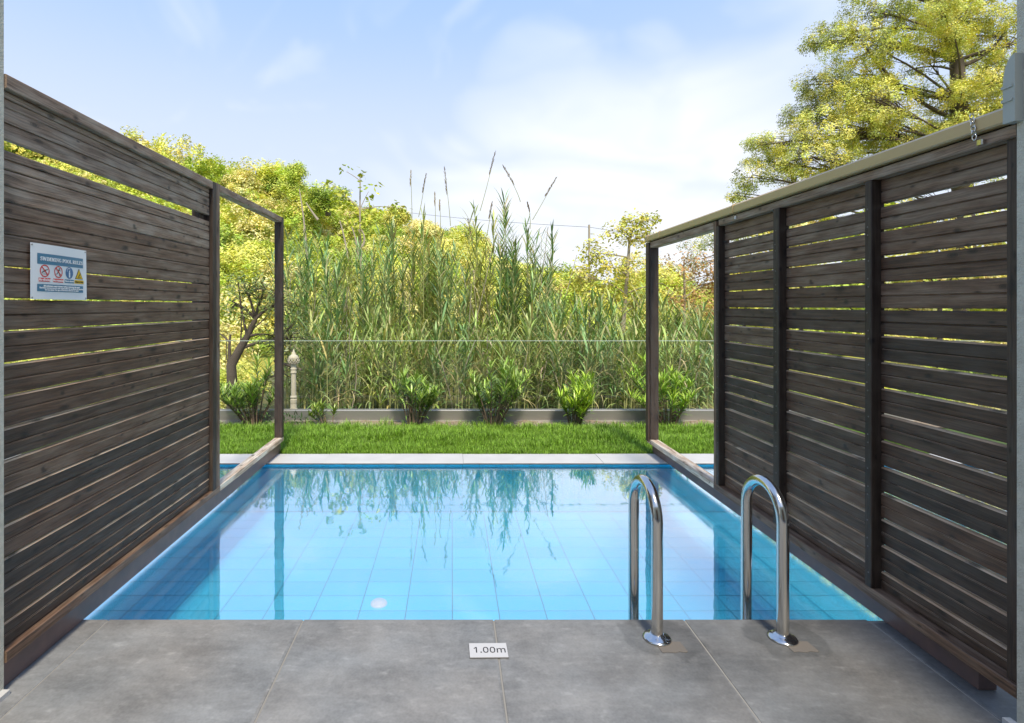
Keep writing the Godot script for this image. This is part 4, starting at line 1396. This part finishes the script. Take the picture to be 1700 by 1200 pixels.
func build_small_things() -> void:
	# pool ladder: two tubes, each bent over the edge, with a domed foot plate
	var l := thing("pool_ladder", "shiny steel pool ladder handrails bent over the deck edge", "ladder", Vector3(0.71, 0, -1.875))
	for x in [0.0, 0.435]:
		var b := Buf.new()
		var pts := PackedVector3Array([Vector3(x, -0.01, 0), Vector3(x, 0.2, 0), Vector3(x, 0.39, 0)])
		for k in 17:
			var a := PI * k / 16.0
			pts.append(Vector3(x - 0.008 * k / 16.0, 0.402 + sin(a) * 0.108, -0.108 + cos(a) * 0.108))
		pts.append(Vector3(x - 0.008, 0.39, -0.216)); pts.append(Vector3(x - 0.009, 0.0, -0.216)); pts.append(Vector3(x - 0.009, -0.36, -0.216))
		tube(b, pts, taper(0.0195, 0.0195, pts.size() - 1), 24)
		var rail := put("handrail", b.mesh(), M.chrome, l)
		b = Buf.new()
		lathe(b, PackedVector2Array([Vector2(0.046, 0.0005), Vector2(0.0475, 0.003), Vector2(0.046, 0.007), Vector2(0.040, 0.011), Vector2(0.032, 0.0145), Vector2(0.026, 0.017), Vector2(0.0235, 0.020), Vector2(0.0205, 0.0205), Vector2(0.0195, 0.019)]), Vector3(x, 0, 0), 32)
		put("foot_plate", b.mesh(), M.chrome, rail)
	for y in [-0.14, -0.34]:
		var b := Buf.new()
		bar(b, 0, 0.012, 0.408, y, y + 0.02, -0.26, -0.18, 0, 0, 0.004)
		put("step", b.mesh(), M.satin, l)
	# depth plate lying on the deck
	var d := thing("depth_plate", "small white plate reading 1.00m lying on the grey paving", "sign", Vector3(0.122, 0.001, -1.806))
	d.rotation.y = 0.012
	var b := Buf.new()
	bar(b, 0, -0.064, 0.064, 0, 0.003, -0.038, 0.038, 0, 0, 0.0006)
	put("edge", b.mesh(), M.plate_side, d)
	b = Buf.new()
	box(b, -0.063, 0.063, 0.003, 0.0036, -0.037, 0.037)
	put("face", b.mesh(), M.plate_face, d)
	var tx := put("lettering", words("1.00m", 0.040, "Droid Sans"), M.black_ink, d)
	tx.rotation.x = -PI / 2
	tx.scale.x = 1.0
	tx.position = Vector3(0.004, 0.0042, 0.0)
	notice()


func ring(b: Buf, r0: float, r1: float, c: Vector2, z: float, n := 28) -> void:
	for k in n:
		var a := TAU * k / n
		var e := TAU * (k + 1) / n
		var p := [Vector2(cos(a), sin(a)), Vector2(cos(e), sin(e))]
		b.quad(sheet(c + p[0] * r0, z), sheet(c + p[0] * r1, z), sheet(c + p[1] * r1, z), sheet(c + p[1] * r0, z))


func patch2(b: Buf, pts: Array, z: float) -> void: # a convex flat shape, counter-clockwise
	for k in range(1, pts.size() - 1):
		b.tri(sheet(pts[0], z), sheet(pts[k], z), sheet(pts[k + 1], z))


# the laminated sheet bows a little: u along the sheet, v up it, both in metres from its lower left corner
func sheet(p: Vector2, z: float) -> Vector3:
	return Vector3(p.x, p.y, 0.002 + 0.006 * sin(p.x / 0.27 * PI * 1.5) * (0.4 + p.y * 2.0) + 0.003 + z)


func strip(b: Buf, x0: float, y0: float, x1: float, y1: float, z: float, n := 12) -> void:
	for k in n:
		var a := lerpf(x0, x1, float(k) / n)
		var e := lerpf(x0, x1, float(k + 1) / n)
		b.quad(sheet(Vector2(a, y0), z), sheet(Vector2(e, y0), z), sheet(Vector2(e, y1), z), sheet(Vector2(a, y1), z))


func line2(b: Buf, a: Vector2, c: Vector2, w: float, z: float) -> void:
	var s := (c - a).orthogonal().normalized() * w * 0.5
	patch2(b, [a + s, a - s, c - s, c + s], z)


func notice() -> void:
	var n := thing("pool_rules_notice", "white laminated swimming pool rules notice on the left timber screen", "notice", Vector3(-1.3435, 1.172, -1.722))
	n.rotation.y = PI / 2
	n.rotation.x = 0.0
	var b := Buf.new()
	strip(b, 0, 0, 0.27, 0.181, 0.0, 24)
	put("sheet", b.mesh(), M.paper, n)
	b = Buf.new()
	strip(b, 0.026, 0.115, 0.251, 0.150, 0.0006)
	put("title_band", b.mesh(), M.sign_blue, n)
	b = Buf.new()
	strip(b, 0.026, 0.026, 0.250, 0.050, 0.0006)
	put("footer_band", b.mesh(), M.sign_blue, n)
	var cx := [0.057, 0.119, 0.175, 0.228]
	var cap := [M.sign_red, M.sign_red, M.sign_blue, M.sign_yellow]
	for k in 4:
		b = Buf.new()
		strip(b, cx[k] - 0.025, 0.058, cx[k] + 0.025, 0.0705, 0.0006, 4)
		put("caption_band", b.mesh(), cap[k], n)
	for k in 2:
		b = Buf.new()
		ring(b, 0.0165, 0.0205, Vector2(cx[k], 0.0935), 0.0006)
		line2(b, Vector2(cx[k] - 0.0125, 0.106), Vector2(cx[k] + 0.0125, 0.081), 0.0042, 0.0012)
		put("prohibition_ring", b.mesh(), M.sign_red, n)
	b = Buf.new() # diver
	ring(b, 0.0, 0.0026, Vector2(cx[0] - 0.008, 0.0895), 0.0008, 10)
	line2(b, Vector2(cx[0] - 0.006, 0.091), Vector2(cx[0] + 0.005, 0.0965), 0.0045, 0.0008)
	line2(b, Vector2(cx[0] + 0.005, 0.0965), Vector2(cx[0] + 0.013, 0.0985), 0.0026, 0.0008)
	line2(b, Vector2(cx[0] - 0.006, 0.0905), Vector2(cx[0] - 0.013, 0.0865), 0.002, 0.0008)
	line2(b, Vector2(cx[0] - 0.012, 0.083), Vector2(cx[0] + 0.010, 0.083), 0.0014, 0.0008)
	put("diver_figure", b.mesh(), M.sign_dark, n)
	b = Buf.new() # runner
	ring(b, 0.0, 0.0027, Vector2(cx[1] + 0.005, 0.1045), 0.0008, 10)
	line2(b, Vector2(cx[1] + 0.003, 0.102), Vector2(cx[1] - 0.002, 0.093), 0.0048, 0.0008)
	line2(b, Vector2(cx[1] - 0.002, 0.093), Vector2(cx[1] + 0.006, 0.088), 0.003, 0.0008)
	line2(b, Vector2(cx[1] + 0.006, 0.088), Vector2(cx[1] + 0.004, 0.081), 0.0026, 0.0008)
	line2(b, Vector2(cx[1] - 0.002, 0.093), Vector2(cx[1] - 0.007, 0.086), 0.003, 0.0008)
	line2(b, Vector2(cx[1] - 0.007, 0.086), Vector2(cx[1] - 0.013, 0.086), 0.0024, 0.0008)
	line2(b, Vector2(cx[1] + 0.002, 0.1), Vector2(cx[1] + 0.010, 0.097), 0.0022, 0.0008)
	line2(b, Vector2(cx[1] + 0.002, 0.1), Vector2(cx[1] - 0.007, 0.098), 0.0022, 0.0008)
	put("runner_figure", b.mesh(), M.sign_dark, n)
	b = Buf.new()
	ring(b, 0.0, 0.0205, Vector2(cx[2], 0.0935), 0.0006)
	put("instruction_disc", b.mesh(), M.sign_round_blue, n)
	b = Buf.new()
	ring(b, 0.0, 0.003, Vector2(cx[2], 0.0985), 0.0012, 10)
	line2(b, Vector2(cx[2], 0.0955), Vector2(cx[2], 0.078), 0.007, 0.0012)
	line2(b, Vector2(cx[2] - 0.011, 0.1075), Vector2(cx[2] + 0.004, 0.1095), 0.0022, 0.0012)
	line2(b, Vector2(cx[2] - 0.011, 0.1075), Vector2(cx[2] - 0.013, 0.097), 0.0018, 0.0012)
	line2(b, Vector2(cx[2] + 0.002, 0.106), Vector2(cx[2] + 0.002, 0.1015), 0.0016, 0.0012)
	put("shower_figure", b.mesh(), M.sign_white, n)
	b = Buf.new()
	patch2(b, [Vector2(cx[3] - 0.022, 0.0745), Vector2(cx[3] + 0.022, 0.0745), Vector2(cx[3], 0.1125)], 0.0006)
	put("warning_border", b.mesh(), M.sign_dark, n)
	b = Buf.new()
	patch2(b, [Vector2(cx[3] - 0.0185, 0.0765), Vector2(cx[3] + 0.0185, 0.0765), Vector2(cx[3], 0.1085)], 0.0012)
	put("warning_triangle", b.mesh(), M.sign_yellow, n)
	b = Buf.new()
	line2(b, Vector2(cx[3] - 0.004, 0.082), Vector2(cx[3] + 0.004, 0.092), 0.0035, 0.0018)
	line2(b, Vector2(cx[3] - 0.009, 0.0805), Vector2(cx[3] + 0.009, 0.0805), 0.0016, 0.0018)
	ring(b, 0.0, 0.002, Vector2(cx[3] + 0.006, 0.0945), 0.0018, 10)
	put("slipping_figure", b.mesh(), M.sign_dark, n)
	for k in [["SWIMMING POOL RULES", 0.1385, 0.1325, 0.0172, "Droid Serif", M.sign_white, 600], ["No diving", 0.057, 0.0643, 0.0105, "Droid Serif", M.sign_white, 600], ["No running", 0.119, 0.0643, 0.0095, "Droid Serif", M.sign_white, 600], ["Please shower", 0.175, 0.0643, 0.0068, "Droid Serif", M.sign_white, 600], ["Slippery floor", 0.228, 0.0643, 0.0065, "Droid Serif", M.sign_dark, 600],
		["All swimmers must shower before entering the pool", 0.138, 0.0440, 0.0072, "Droid Sans", M.sign_white, 600], ["The hotel management is not responsible for accidents or injuries", 0.138, 0.0378, 0.0069, "Droid Sans", M.sign_white, 600], ["No one under the age of fourteen without an adult", 0.138, 0.0316, 0.0069, "Droid Sans", M.sign_white, 600]]:
		var o := put("lettering", words(k[0], k[3], k[4], k[6]), k[5], n)
		o.position = Vector3(k[1], k[2], sheet(Vector2(k[1], k[2]), 0.0).z + 0.0016)
		var lean := atan((sheet(Vector2(k[1] + 0.02, k[2]), 0).z - sheet(Vector2(k[1] - 0.02, k[2]), 0).z) / 0.04)
		o.rotation.y = -lean
	b = Buf.new()
	lathe(b, PackedVector2Array([Vector2(0.0035, 0), Vector2(0.003, 0.0012), Vector2(0.0, 0.0018)]), Vector3.ZERO, 8)
	var dot := b.mesh()
	for c in [Vector2(0.006, 0.175), Vector2(0.264, 0.175), Vector2(0.006, 0.006), Vector2(0.264, 0.006)]:
		var o := put("staple", dot, M.satin, n)
		o.position = sheet(c, 0.0004)
		o.rotation.x = PI / 2
